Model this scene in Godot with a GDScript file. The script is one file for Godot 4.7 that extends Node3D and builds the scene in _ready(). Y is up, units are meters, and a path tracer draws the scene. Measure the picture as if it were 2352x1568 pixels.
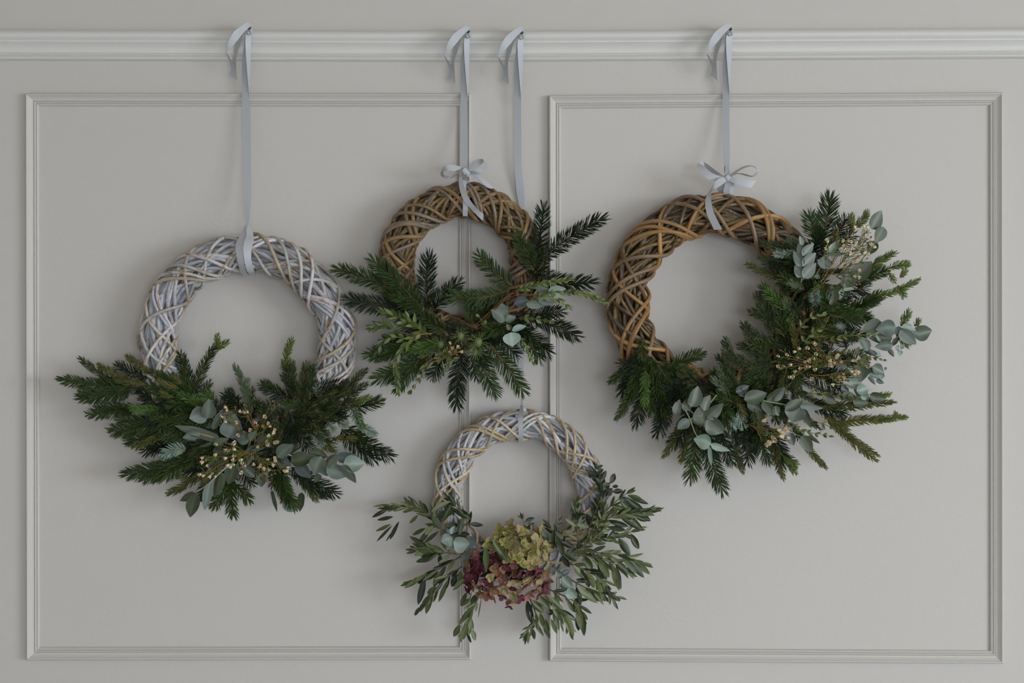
extends Node3D

# Scale of the wall: one pixel of the photograph is 0.8 mm on the wall plane z = 0.
const S := 0.0008
const CAM_Y := 1.5
const CAM_Z := 2.6

var M := {}
var rng := RandomNumberGenerator.new()
var noise := FastNoiseLite.new()
var drift := FastNoiseLite.new()
var shapes := {}

func _ready():
	rng.seed = 20417
	noise.seed = 7
	noise.frequency = 1.0
	drift.seed = 9
	drift.frequency = 1.0
	drift.fractal_type = FastNoiseLite.FRACTAL_NONE
	# camera
	var cam := Camera3D.new()
	cam.name = "camera"
	add_child(cam)
	cam.position = Vector3(0, CAM_Y, CAM_Z)
	cam.fov = rad_to_deg(2.0 * atan(784.0 * S / CAM_Z))
	cam.near = 0.05
	cam.far = 60.0
	cam.current = true
	# overcast sky outside the window
	var we := WorldEnvironment.new()
	we.name = "environment"
	var env := Environment.new()
	var sky := Sky.new()
	var sm := ProceduralSkyMaterial.new()
	sm.sky_top_color = Color(0.62, 0.72, 0.86)
	sm.sky_horizon_color = Color(0.80, 0.84, 0.90)
	sm.ground_horizon_color = Color(0.46, 0.43, 0.38)
	sm.ground_bottom_color = Color(0.36, 0.33, 0.28)
	sm.sun_angle_max = 0.0
	sky.sky_material = sm
	env.background_mode = Environment.BG_SKY
	env.sky = sky
	env.background_energy_multiplier = 1.0
	env.tonemap_mode = Environment.TONE_MAPPER_LINEAR
	env.tonemap_exposure = 1.16
	env.sdfgi_enabled = true
	env.ssao_enabled = true
	env.ssil_enabled = true
	we.environment = env
	add_child(we)
	# daylight that comes in through the window in the right wall
	window_light("window_skylight", Vector3(5.9, 1.62, 4.9), Vector2(3.6, 1.40), Vector2(-40, 90), Color(0.83, 0.92, 1.0), 26.0)
	window_light("window_groundlight", Vector3(5.9, 0.76, 4.9), Vector2(3.6, 0.40), Vector2(45, 90), Color(1.0, 0.88, 0.74), 7.5)
	# daylight from the window behind the camera
	window_light("front_window_daylight", Vector3(1.6, 1.20, 7.4), Vector2(2.8, 1.50), Vector2(-22, 0), Color(0.90, 0.945, 1.0), 9.6)

	materials()
	room()
	frames()
	ribbons()
	wreath_white_large()
	wreath_brown_small()
	wreath_brown_large()
	wreath_white_small()

func window_light(called, at, size, tilt, color, energy):
	var l := AreaLight3D.new()
	l.name = called
	l.area_size = size
	l.light_color = color
	l.light_energy = energy
	l.area_range = 12.0
	l.area_attenuation = 2.0
	l.shadow_enabled = true
	add_child(l)
	l.position = at
	l.rotation = Vector3(deg_to_rad(tilt.x), deg_to_rad(tilt.y), 0)

# ------------------------------------------------------------------ helpers
# a place in the room: the spot z metres in front of the wall that a pixel of the photograph looks at
func W(px: float, py: float, z := 0.0) -> Vector3:
	var k := S * (CAM_Z - z) / CAM_Z
	return Vector3((px - 1176.0) * k, CAM_Y - (py - 784.0) * k, z)

func gpos(n) -> Vector3:
	var p := Vector3.ZERO
	while n is Node3D and n != self:
		p += n.position
		n = n.get_parent()
	return p

func tag(o, label, category, group = ""):
	o.set_meta("label", label)
	o.set_meta("category", category)
	if group != "":
		o.set_meta("group", group)

func thing(called, at, label, category, group = "") -> Node3D:
	var o := Node3D.new()
	o.name = called
	add_child(o, true)
	o.position = at
	tag(o, label, category, group)
	return o

# mesh given in room coordinates, hung under a parent
func put(called, mesh, mat, parent = self, origin = null):
	var o := MeshInstance3D.new()
	o.name = called
	parent.add_child(o, true)
	o.mesh = mesh
	o.material_override = mat
	o.position = (origin if origin != null else Vector3.ZERO) - gpos(parent)
	return o

class Geo:
	var v := PackedVector3Array()
	var n := PackedVector3Array()
	var c := PackedColorArray()
	var u := PackedVector2Array()
	var i := PackedInt32Array()
	var colored := true
	func add(p: Vector3, nn: Vector3, col: Color, uv := Vector2.ZERO) -> int:
		v.append(p)
		n.append(nn)
		c.append(col)
		u.append(uv)
		return v.size() - 1
	func tri(a, b, d):
		i.append(a)
		i.append(b)
		i.append(d)
	func quad(a, b, d, e):
		i.append_array(PackedInt32Array([a, b, d, a, d, e]))
	func flat_quad(a: Vector3, b: Vector3, d: Vector3, e: Vector3, col := Color.WHITE):
		var nn := (d - a).cross(b - a).normalized()
		if nn == Vector3.ZERO:
			nn = (e - a).cross(d - a).normalized()
		quad(add(a, nn, col), add(b, nn, col), add(d, nn, col), add(e, nn, col))
	func commit() -> ArrayMesh:
		var arr := []
		arr.resize(Mesh.ARRAY_MAX)
		arr[Mesh.ARRAY_VERTEX] = v
		arr[Mesh.ARRAY_NORMAL] = n
		if colored:
			arr[Mesh.ARRAY_COLOR] = c
		arr[Mesh.ARRAY_TEX_UV] = u
		arr[Mesh.ARRAY_INDEX] = i
		var m := ArrayMesh.new()
		m.add_surface_from_arrays(Mesh.PRIMITIVE_TRIANGLES, arr)
		return m

func box_into(g: Geo, a: Vector3, b: Vector3):
	var p = func(x, y, z): return Vector3(b.x if x else a.x, b.y if y else a.y, b.z if z else a.z)
	g.flat_quad(p.call(0, 0, 1), p.call(0, 1, 1), p.call(1, 1, 1), p.call(1, 0, 1))
	g.flat_quad(p.call(1, 0, 0), p.call(1, 1, 0), p.call(0, 1, 0), p.call(0, 0, 0))
	g.flat_quad(p.call(0, 0, 0), p.call(0, 1, 0), p.call(0, 1, 1), p.call(0, 0, 1))
	g.flat_quad(p.call(1, 0, 1), p.call(1, 1, 1), p.call(1, 1, 0), p.call(1, 0, 0))
	g.flat_quad(p.call(0, 1, 1), p.call(0, 1, 0), p.call(1, 1, 0), p.call(1, 1, 1))
	g.flat_quad(p.call(0, 0, 0), p.call(0, 0, 1), p.call(1, 0, 1), p.call(1, 0, 0))

# tube along points; radius and colour by callables of (index, side) or plain values
func tube_into(g: Geo, pts: PackedVector3Array, rad, sides: int, col, cap := true):
	var n := pts.size()
	if n < 2:
		return
	var t0 := (pts[1] - pts[0]).normalized()
	var up := Vector3(0, 0, 1)
	if abs(t0.dot(up)) > 0.9:
		up = Vector3(1, 0, 0)
	var nn := (up - t0 * up.dot(t0)).normalized()
	var start := g.v.size()
	var run := 0.0
	for k in n:
		var t := (pts[min(k + 1, n - 1)] - pts[max(k - 1, 0)]).normalized()
		nn = (nn - t * nn.dot(t)).normalized()
		var bb := t.cross(nn)
		var r: float = rad[k] if rad is PackedFloat32Array else rad
		if k > 0:
			run += pts[k].distance_to(pts[k - 1])
		for s in sides + 1:
			var a := TAU * s / sides
			var d := nn * cos(a) + bb * sin(a)
			var cc: Color = col.call(k, s % sides) if col is Callable else col
			g.add(pts[k] + d * r, d, cc, Vector2(float(s) / sides, run * 10.0))
	for k in n - 1:
		for s in sides:
			var a := start + k * (sides + 1) + s
			g.quad(a, a + sides + 1, a + sides + 2, a + 1)
	if cap:
		for e in [0, n - 1]:
			var t := (pts[1] - pts[0]).normalized() * -1.0 if e == 0 else (pts[n - 1] - pts[n - 2]).normalized()
			var b0: int = start + e * (sides + 1)
			var mid := g.add(pts[e], t, g.c[b0])
			var ring := []
			for s in sides + 1:
				ring.append(g.add(g.v[b0 + s], t, g.c[b0 + s]))
			for s in sides:
				if e == 0:
					g.tri(mid, ring[s], ring[s + 1])
				else:
					g.tri(mid, ring[s + 1], ring[s])

func catmull(pts: Array, per: int) -> PackedVector3Array:
	var out := PackedVector3Array()
	var n := pts.size()
	for k in n - 1:
		var a: Vector3 = pts[max(k - 1, 0)]
		var b: Vector3 = pts[k]
		var c: Vector3 = pts[k + 1]
		var d: Vector3 = pts[min(k + 2, n - 1)]
		for s in per:
			var t := float(s) / per
			out.append(b.cubic_interpolate(c, a, d, t))
	out.append(pts[n - 1])
	return out

func vary(c: Color, h: float, v: float) -> Color:
	var k := 1.0 + rng.randf_range(-v, v)
	return Color(clampf(c.r * k * (1.0 + rng.randf_range(-h, h)), 0, 1), clampf(c.g * k, 0, 1), clampf(c.b * k * (1.0 + rng.randf_range(-h, h)), 0, 1))

func lin(r, g, b) -> Color:
	return Color(r / 255.0, g / 255.0, b / 255.0).srgb_to_linear()

func noise_tex(seed_v, freq, size, normal, bump = 1.0, oct = 3) -> NoiseTexture2D:
	var t := NoiseTexture2D.new()
	var f := FastNoiseLite.new()
	f.seed = seed_v
	f.frequency = freq
	f.fractal_octaves = oct
	t.noise = f
	t.width = size
	t.height = size
	t.seamless = true
	t.as_normal_map = normal
	t.bump_strength = bump
	return t

func mat(called, color, rough, vertex = false) -> StandardMaterial3D:
	var m := StandardMaterial3D.new()
	m.resource_name = called
	m.albedo_color = color
	m.roughness = rough
	m.vertex_color_use_as_albedo = vertex
	m.cull_mode = BaseMaterial3D.CULL_DISABLED
	M[called] = m
	return m

func ramp(a: Color, b: Color) -> Gradient:
	var g := Gradient.new()
	g.colors = PackedColorArray([a, b])
	g.offsets = PackedFloat32Array([0.3, 0.7])
	return g

func materials():
	var stipple := noise_tex(3, 0.035, 512, true, 2.0)
	var paint := mat("wall_paint", Color8(202, 196, 189), 0.62)
	paint.uv1_triplanar = true
	paint.uv1_world_triplanar = true
	paint.uv1_scale = Vector3(4, 4, 4)
	paint.normal_enabled = true
	paint.normal_texture = stipple
	paint.normal_scale = 0.16
	var gloss := mat("trim_paint", Color8(203, 198, 191), 0.5)
	gloss.uv1_triplanar = true
	gloss.uv1_world_triplanar = true
	gloss.uv1_scale = Vector3(5, 5, 5)
	gloss.normal_enabled = true
	gloss.normal_texture = stipple
	gloss.normal_scale = 0.10
	var rail := mat("rail_paint", Color8(219, 216, 210), 0.5)
	rail.uv1_triplanar = true
	rail.uv1_world_triplanar = true
	rail.uv1_scale = Vector3(5, 5, 5)
	rail.normal_enabled = true
	rail.normal_texture = stipple
	rail.normal_scale = 0.14
	mat("ceiling_paint", Color8(212, 202, 186), 0.8)
	mat("floor_wood", Color8(178, 178, 178), 0.5)
	mat("window_paint", Color8(225, 225, 222), 0.4)
	var glass := mat("window_glass", Color(0.9, 0.95, 0.95, 0.06), 0.02)
	glass.transparency = BaseMaterial3D.TRANSPARENCY_ALPHA
	var bark := noise_tex(11, 0.05, 256, true, 3.0)
	for a in [["cane", 0.5], ["twig", 0.8]]:
		var m := mat(a[0], Color.WHITE, a[1], true)
		m.uv1_triplanar = true
		m.uv1_scale = Vector3(20, 20, 20)
		m.normal_enabled = true
		m.normal_texture = bark
		m.normal_scale = 0.5
	var weave := noise_tex(15, 0.2, 256, true, 1.5, 2)
	var rib := mat("ribbon", Color8(188, 190, 194), 0.42)
	rib.uv1_scale = Vector3(2, 20, 1)
	rib.normal_enabled = true
	rib.normal_texture = weave
	rib.normal_scale = 0.12
	rib.rim_enabled = true
	rib.rim = 0.3
	rib.backlight_enabled = true
	rib.backlight = Color(0.12, 0.12, 0.13)
	mat("nail_metal", Color8(70, 66, 62), 0.45).metallic = 0.8
	mat("needle", Color.WHITE, 0.55, true).metallic_specular = 0.35
	var leafn := noise_tex(19, 0.04, 256, true, 2.0)
	for a in [["leaf", 0.42], ["petal", 0.8], ["small", 0.6]]:
		var m := mat(a[0], Color.WHITE, a[1], true)
		m.normal_enabled = true
		m.normal_texture = leafn
		m.normal_scale = 0.3
		m.backlight_enabled = true
		m.backlight = Color(0.1, 0.1, 0.08) if a[0] != "petal" else Color(0.16, 0.16, 0.12)

# ------------------------------------------------------------------ room
func solid(called, a: Vector3, b: Vector3, m) -> MeshInstance3D:
	var g := Geo.new()
	g.colored = false
	box_into(g, a, b)
	var o = put(called, g.commit(), M[m])
	o.set_meta("kind", "structure")
	return o

func room():
	tag(solid("wall_back", Vector3(-2.8, 0, -0.15), Vector3(6.0, 2.75, 0), "wall_paint"), "warm pale grey painted wall that carries the panels and wreaths", "wall")
	solid("floor", Vector3(-2.95, -0.12, -0.15), Vector3(6.15, 0, 7.65), "floor_wood")
	solid("ceiling", Vector3(-2.95, 2.75, -0.15), Vector3(6.15, 2.9, 7.65), "ceiling_paint")
	solid("wall_left", Vector3(-2.95, 0, -0.15), Vector3(-2.8, 2.75, 7.65), "wall_paint")
	var fw := Geo.new()
	fw.colored = false
	box_into(fw, Vector3(-2.8, 0, 7.5), Vector3(0.1, 2.75, 7.65))
	box_into(fw, Vector3(3.1, 0, 7.5), Vector3(6.0, 2.75, 7.65))
	box_into(fw, Vector3(0.1, 0, 7.5), Vector3(3.1, 0.42, 7.65))
	box_into(fw, Vector3(0.1, 2.2, 7.5), Vector3(3.1, 2.75, 7.65))
	put("wall_front", fw.commit(), M.wall_paint).set_meta("kind", "structure")
	var ff := Geo.new()
	ff.colored = false
	for q in [[0.10, 0.42, 0.16, 2.20], [3.04, 0.42, 3.10, 2.20], [0.16, 0.42, 3.04, 0.48], [0.16, 2.14, 3.04, 2.20], [1.575, 0.48, 1.625, 2.14]]:
		box_into(ff, Vector3(q[0], q[1], 7.56), Vector3(q[2], q[3], 7.62))
	var win2 = put("window_2", ff.commit(), M.window_paint)
	win2.set_meta("kind", "structure")
	for q in [[0.16, 1.575], [1.625, 3.04]]:
		var p := Geo.new()
		p.colored = false
		box_into(p, Vector3(q[0], 0.48, 7.588), Vector3(q[1], 2.14, 7.592))
		put("pane", p.commit(), M.window_glass, win2)
	# right wall with its wide window opening
	var g := Geo.new()
	g.colored = false
	box_into(g, Vector3(6.0, 0, -0.15), Vector3(6.15, 2.75, 3.0))
	box_into(g, Vector3(6.0, 0, 6.8), Vector3(6.15, 2.75, 7.65))
	box_into(g, Vector3(6.0, 0, 3.0), Vector3(6.15, 0.46, 6.8))
	box_into(g, Vector3(6.0, 2.44, 3.0), Vector3(6.15, 2.75, 6.8))
	put("wall_right", g.commit(), M.wall_paint).set_meta("kind", "structure")
	var f := Geo.new()
	f.colored = false
	for q in [[3.0, 0.46, 3.06, 2.44], [6.74, 0.46, 6.80, 2.44], [3.06, 0.46, 6.74, 0.52], [3.06, 2.38, 6.74, 2.44], [4.26, 0.52, 4.31, 2.38], [5.49, 0.52, 5.54, 2.38]]:
		box_into(f, Vector3(6.06, q[1], q[0]), Vector3(6.12, q[3], q[2]))
	var win = put("window_1", f.commit(), M.window_paint)
	win.set_meta("kind", "structure")
	for q in [[3.06, 4.26], [4.31, 5.49], [5.54, 6.74]]:
		var p := Geo.new()
		p.colored = false
		box_into(p, Vector3(6.088, 0.52, q[0]), Vector3(6.092, 2.38, q[1]))
		put("pane", p.commit(), M.window_glass, win)
	var sl := Geo.new()
	sl.colored = false
	box_into(sl, Vector3(5.94, 0.43, 2.96), Vector3(6.06, 0.46, 6.84))
	put("window_sill", sl.commit(), M.window_paint, win)

# sweep a moulding profile (offset across in px, height in m) between corner pixels
func sweep_profile(prof: Array, line: Callable, steps: int) -> ArrayMesh:
	var g := Geo.new()
	g.colored = false
	var rows := []
	for s in steps + 1:
		var row := []
		for q in prof:
			row.append(line.call(float(s) / steps, q[0], q[1]))
		rows.append(row)
	for k in prof.size() - 1:
		for s in steps:
			g.flat_quad(rows[s][k], rows[s + 1][k], rows[s + 1][k + 1], rows[s][k + 1])
	# turn the faces outwards
	var m := g
	for t in range(0, m.i.size(), 3):
		var a := m.v[m.i[t]]
		var b := m.v[m.i[t + 1]]
		var c := m.v[m.i[t + 2]]
		var fn := (c - a).cross(b - a)
		if fn.z < -1e-12:
			var q := m.i[t + 1]
			m.i[t + 1] = m.i[t + 2]
			m.i[t + 2] = q
	for k in m.n.size():
		if m.n[k].z < 0:
			m.n[k] = -m.n[k]
	return m.commit()

func arc_profile(a: Vector2, b: Vector2, bulge: float, n: int) -> Array:
	var out := []
	for k in range(1, n + 1):
		var t := float(k) / n
		var p := a.lerp(b, t)
		p.y += bulge * 4.0 * t * (1.0 - t)
		out.append([p.x, p.y])
	return out

func frames():
	# picture rail: profile from its top edge downwards, px down and metres out
	var pr := [[0.0, -0.002], [0.0, 0.016]]
	pr += arc_profile(Vector2(0, 0.016), Vector2(22, 0.020), 0.006, 8)
	pr += [[23.5, 0.0186], [25.0, 0.0197], [28.0, 0.0195], [29.0, 0.0186]]
	pr += arc_profile(Vector2(29, 0.0186), Vector2(51, 0.0105), -0.003, 8)
	pr += [[52.0, 0.0085], [53.0, 0.0085]]
	pr += arc_profile(Vector2(53, 0.0085), Vector2(57, 0.0085), 0.0025, 4)
	pr += [[58.0, 0.0075]]
	pr += arc_profile(Vector2(58, 0.0075), Vector2(66, 0.0055), 0.004, 6)
	pr += [[67.0, 0.003], [67.0, -0.002]]
	var rail := func(t: float, u: float, h: float) -> Vector3:
		var px := lerpf(-2400.0, 8700.0, t)
		var top := 72.5 + 3.0 * clampf(px / 1100.0, -0.6, 1.0) if px < 1100.0 else 75.5 - 6.5 * clampf((px - 1100.0) / 1252.0, 0.0, 1.4)
		var wob := 0.35 * noise.get_noise_2d(px * 0.02, u * 0.1)
		var p := W(px, top + (u + wob) * (1.0 - 0.02 * clampf((px - 1100.0) / 1252.0, 0, 1)), 0)
		return Vector3(clampf(p.x, -2.8, 6.0), p.y, h)
	var pr_o = put("trim_1", sweep_profile(pr, rail, 160), M.rail_paint)
	pr_o.set_meta("kind", "structure")
	tag(pr_o, "white stepped picture rail running across the wall above the panels", "picture rail")
	# panel mouldings, profile from the outer edge inwards
	var pm := [[0.0, -0.002], [0.0, 0.009]]
	pm += arc_profile(Vector2(0, 0.009), Vector2(5, 0.013), 0.0022, 6)
	pm += arc_profile(Vector2(5, 0.013), Vector2(16.5, 0.0062), -0.0014, 6)
	pm += [[17.2, 0.0048]]
	pm += arc_profile(Vector2(17.2, 0.0048), Vector2(21.5, 0.0055), 0.0020, 4)
	pm += [[22.3, 0.0042]]
	pm += arc_profile(Vector2(22.3, 0.0042), Vector2(27.0, 0.0042), 0.0018, 4)
	pm += [[28.0, 0.0034], [28.3, -0.002]]
	moulding("trim_2", pm, [Vector2(62.5, 216), Vector2(1082, 216.5), Vector2(1083, 1512), Vector2(64.5, 1513.5)], "painted panel moulding frame behind the large whitewashed wreath")
	moulding("trim_3", pm, [Vector2(1260, 221), Vector2(2299.5, 214), Vector2(2300.5, 1521), Vector2(1261, 1515.5)], "painted panel moulding frame behind the larger brown wreath")

func moulding(called, prof, c, label):
	var o := Node3D.new()
	o.name = called
	add_child(o, true)
	o.set_meta("kind", "structure")
	o.set_meta("label", label)
	o.set_meta("category", "moulding")
	var inward := [Vector2(1, 1), Vector2(-1, 1), Vector2(-1, -1), Vector2(1, -1)]
	for k in 4:
		var a: Vector2 = c[k]
		var b: Vector2 = c[(k + 1) % 4]
		var ia: Vector2 = inward[k]
		var ib: Vector2 = inward[(k + 1) % 4]
		var line := func(t: float, u: float, h: float) -> Vector3:
			var p := (a + ia * u).lerp(b + ib * u, t)
			var q := W(p.x, p.y, 0)
			return Vector3(q.x, q.y, h)
		put("moulding_strip", sweep_profile(prof, line, 6), M.trim_paint, o)

# ------------------------------------------------------------------ ribbons
# strip between two edges: rows of [left x, left y, left z mm, right x, right y, right z mm] in pixels of a crop (origin, scale)
func strip(called, parent, rows: Array, o := Vector2.ZERO, k := 1.0, shift := Vector2.ZERO):
	var l := []
	var r := []
	for q in rows:
		l.append(W(o.x + q[0] / k + shift.x, o.y + q[1] / k + shift.y, q[2] * 0.001))
		r.append(W(o.x + q[3] / k + shift.x, o.y + q[4] / k + shift.y, q[5] * 0.001))
	var a := catmull(l, 6)
	var b := catmull(r, 6)
	var g := Geo.new()
	g.colored = false
	var n := a.size()
	var th := 0.00025
	var run := 0.0
	var first := 0
	for side in [1.0, -1.0]:
		first = g.v.size()
		run = 0.0
		for s in n:
			var t := (a[min(s + 1, n - 1)] + b[min(s + 1, n - 1)] - a[max(s - 1, 0)] - b[max(s - 1, 0)])
			var wv := b[s] - a[s]
			var nn: Vector3 = t.cross(wv).normalized() * side
			if s > 0:
				run += (a[s] + b[s]).distance_to(a[s - 1] + b[s - 1]) * 0.5
			for e in 5:
				var p := a[s].lerp(b[s], e / 4.0)
				g.add(p + nn * th, nn, Color.WHITE, Vector2(e / 4.0, run * 10.0))
		for s in n - 1:
			for e in 4:
				var q := first + s * 5 + e
				if side > 0:
					g.quad(q, q + 1, q + 6, q + 5)
				else:
					g.quad(q, q + 5, q + 6, q + 1)
	# narrow edges
	var h := n * 5
	for s in n - 1:
		for e in [0, 4]:
			g.quad(s * 5 + e, (s + 1) * 5 + e, h + (s + 1) * 5 + e, h + s * 5 + e)
	return put(called, g.commit(), M.ribbon, parent)

# a puffy knot: a small twisted bundle of folds
func knot(called, parent, px, py, z, sx, sy, sz):
	var g := Geo.new()
	g.colored = false
	var c := W(px, py, z * 0.001)
	var nu := 20
	var nv := 14
	for j in nv + 1:
		for i in nu + 1:
			var a := TAU * i / nu
			var b := PI * j / nv - PI / 2
			var f := 1.0 + 0.16 * sin(a * 3.0 + b * 4.0) + 0.08 * sin(a * 7.0 - b * 5.0)
			var d := Vector3(cos(a) * cos(b), sin(b), sin(a) * cos(b))
			g.add(c + Vector3(d.x * sx, d.y * sy, d.z * sz) * S * f, d, Color.WHITE, Vector2(float(i) / nu, float(j) / nv))
	for j in nv:
		for i in nu:
			var q := j * (nu + 1) + i
			g.quad(q, q + 1, q + nu + 2, q + nu + 1)
	# smooth normals from the faces
	var acc := PackedVector3Array()
	acc.resize(g.v.size())
	for t in range(0, g.i.size(), 3):
		var fn := (g.v[g.i[t + 2]] - g.v[g.i[t]]).cross(g.v[g.i[t + 1]] - g.v[g.i[t]])
		for e in 3:
			acc[g.i[t + e]] += fn
	for q in acc.size():
		if acc[q].length() > 0:
			g.n[q] = acc[q].normalized() * (1.0 if acc[q].dot(g.v[q] - c) > 0 else -1.0)
	return put(called, g.commit(), M.ribbon, parent)

func nail(px, py, label):
	var g := Geo.new()
	g.colored = false
	var a := W(px, py + 3, 0.012)
	var b := W(px + 1, py, 0.036)
	tube_into(g, PackedVector3Array([a, b]), 0.0013, 8, Color.WHITE)
	var d := (b - a).normalized()
	tube_into(g, PackedVector3Array([b, b + d * 0.0006, b + d * 0.0016]), PackedFloat32Array([0.0030, 0.0032, 0.0022]), 12, Color.WHITE)
	tag(put("nail", g.commit(), M.nail_metal), label, "nail", "nails above the picture rail")

# the tied top of a ribbon, the same on every one: two loose tails and a strap of two layers
func ribbon_top(rb, dx, dy):
	var sh := Vector2(dx, dy)
	var o := Vector2(960, 40)
	var k := 6.5333
	strip("ribbon_tail", rb, [[790, 200, 26, 775, 235, 30], [775, 150, 32, 768, 196, 36], [720, 130, 40, 735, 213, 40], [620, 185, 50, 655, 290, 45], [520, 265, 58, 575, 390, 50], [440, 400, 60, 482, 495, 50], [404, 545, 54, 420, 565, 46], [400, 590, 46, 425, 610, 50], [440, 690, 36, 480, 700, 46], [475, 790, 32, 540, 800, 42], [470, 860, 30, 548, 890, 38], [446, 903, 28, 562, 988, 36]], o, k, sh)
	strip("ribbon_tail", rb, [[700, 250, 30, 740, 225, 32], [620, 318, 34, 660, 292, 40], [562, 390, 32, 640, 345, 44], [527, 500, 26, 592, 500, 40], [495, 700, 24, 548, 640, 36], [478, 820, 22, 545, 790, 32], [466, 880, 22, 552, 900, 30]], o, k, sh)
	strip("ribbon_strap", rb, [[705, 300, 33, 775, 262, 30], [690, 360, 33, 775, 335, 29], [694, 560, 32, 772, 500, 26], [714, 850, 29, 765, 800, 22], [736, 1120, 26, 748, 1110, 20], [741, 1250, 22, 748, 1250, 18]], o, k, sh)
	knot("ribbon_knot", rb, 1079 + dx, 80 + dy, 33, 3.6, 6.5, 5)
	knot("ribbon_knot", rb, 1073.5 + dx, 84 + dy, 32, 5, 4.5, 5)

func back_strap(rb, rows, dx, dy):
	var all := [[690 + 0, 310, 27, 725, 300, 30], [670, 500, 23, 715, 500, 27], [642, 680, 21, 720, 680, 25], [640, 900, 19, 728, 900, 24], [640, 1150, 18, 738, 1150, 23]]
	var full := []
	for q in all:
		full.append([960 + q[0] / 6.5333 + dx, 40 + q[1] / 6.5333 + dy, q[2], 960 + q[3] / 6.5333 + dx, 40 + q[4] / 6.5333 + dy, q[5]])
	strip("ribbon_strap", rb, full + rows)

func ribbons():
	var rb
	# 1: left, plain strap with a wrapped loop
	nail(572, 64, "small dark nail holding the leftmost ribbon above the white rail")
	rb = thing("ribbon", W(566, 520, 0.02), "pale grey satin ribbon holding the large whitewashed wreath, tied without a bow", "ribbon", "grey hanging ribbons")
	ribbon_top(rb, -502, -8)
	back_strap(rb, [[556, 260, 19, 574, 260, 23], [558.5, 380, 30, 576, 380, 33], [560, 450, 42, 576, 450, 44], [560, 490, 56, 573, 490, 58], [563, 510, 68, 571, 510, 69], [564.5, 519, 74, 568.5, 519, 75], [564, 527, 77, 569, 527, 78]], -502, -8)
	strip("ribbon_loop", rb, [[563, 516, 70, 567, 519, 75], [555, 535, 74, 566, 540, 80], [543, 556, 84, 561, 556, 92], [541, 572, 90, 559, 572, 97], [544, 592, 91, 560, 594, 97], [549, 612, 84, 563, 616, 90], [554, 628, 68, 567, 627, 74], [557, 629, 55, 570, 628, 58], [556, 633, 34, 570, 632, 34], [556, 629, 12, 570, 628, 12], [557, 590, 8, 570, 590, 8]])
	strip("ribbon_loop", rb, [[565, 519, 75, 570, 515, 72], [566, 540, 84, 581, 535, 80], [560, 558, 95, 583, 552, 90], [559, 575, 99, 578, 572, 96], [561, 595, 98, 577, 592, 95], [564, 612, 90, 580, 608, 88], [568, 624, 76, 584, 622, 74], [572, 627, 58, 585, 626, 56], [572, 630, 34, 586, 629, 34], [572, 626, 12, 586, 625, 12], [571, 590, 8, 584, 590, 8]])
	# 2: small brown wreath, with a bow
	nail(1074, 72, "small dark nail holding the bowed ribbon of the smaller brown wreath")
	rb = thing("ribbon", W(1068, 395, 0.02), "pale grey satin ribbon tied in a bow above the smaller brown wreath", "ribbon", "grey hanging ribbons")
	ribbon_top(rb, 0, 0)
	back_strap(rb, [[1058, 280, 20, 1074, 280, 24], [1057.5, 330, 34, 1074, 330, 37], [1058, 370, 52, 1074, 370, 54], [1060, 388, 62, 1074, 388, 62], [1064, 398, 66, 1072, 398, 66]], 0, 0)
	var o := Vector2(980, 340)
	var k := 7.84
	strip("bow_loop", rb, [[690, 350, 70, 690, 420, 74], [620, 335, 76, 625, 385, 80], [480, 305, 84, 500, 412, 88], [350, 308, 86, 385, 408, 90], [290, 355, 80, 320, 408, 84], [258, 430, 70, 300, 440, 74], [252, 475, 60, 305, 480, 62], [275, 520, 52, 340, 497, 52], [360, 548, 48, 430, 503, 48], [480, 525, 50, 530, 450, 48], [580, 455, 58, 620, 395, 56], [650, 420, 68, 680, 380, 66]], o, k)
	strip("bow_loop", rb, [[740, 380, 68, 750, 420, 68], [775, 300, 58, 790, 385, 60], [850, 225, 50, 880, 352, 54], [940, 198, 46, 960, 310, 52], [1000, 198, 48, 1015, 250, 56], [1028, 215, 56, 1022, 222, 66], [1085, 275, 68, 1016, 270, 76], [1098, 340, 78, 985, 330, 82], [1060, 420, 86, 925, 372, 86], [980, 462, 86, 860, 395, 86], [880, 466, 82, 800, 405, 82], [780, 450, 74, 740, 410, 76]], o, k)
	strip("bow_tail", rb, [[625, 470, 74, 700, 470, 76], [592, 520, 80, 650, 540, 84], [580, 640, 88, 662, 660, 94], [610, 800, 93, 715, 800, 99], [680, 960, 95, 790, 945, 100], [790, 1090, 92, 890, 1070, 98], [900, 1205, 86, 960, 1135, 92], [1008, 1310, 80, 1020, 1184, 86]], o, k)
	strip("bow_tail", rb, [[640, 520, 78, 720, 560, 80], [640, 640, 84, 712, 700, 86], [655, 800, 88, 722, 820, 90], [655, 960, 90, 738, 990, 92], [652, 1100, 88, 740, 1100, 90], [650, 1222, 80, 735, 1226, 82]], o, k)
	strip("bow_tail", rb, [[770, 445, 76, 770, 485, 76], [880, 462, 78, 870, 515, 82], [980, 520, 78, 960, 585, 84], [1085, 605, 74, 1055, 680, 82], [1150, 665, 70, 1100, 712, 78], [1207, 716, 66, 1170, 733, 72]], o, k)
	strip("bow_loop", rb, [[600, 500, 70, 640, 480, 80], [640, 580, 76, 690, 540, 88], [700, 640, 72, 740, 580, 82], [740, 650, 64, 790, 560, 72]], o, k)
	knot("ribbon_knot", rb, 1067, 393, 80, 7, 8, 8)
	knot("ribbon_knot", rb, 1073, 398, 79, 6, 7, 7)
	# 3: long plain ribbon that passes behind the brown wreath down to the lower white one
	nail(1197, 74.5, "small dark nail holding the long plain ribbon between two mouldings")
	rb = thing("ribbon", W(1197, 930, 0.02), "long plain grey ribbon running behind the smaller brown wreath to the lowest wreath", "ribbon", "grey hanging ribbons")
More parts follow.
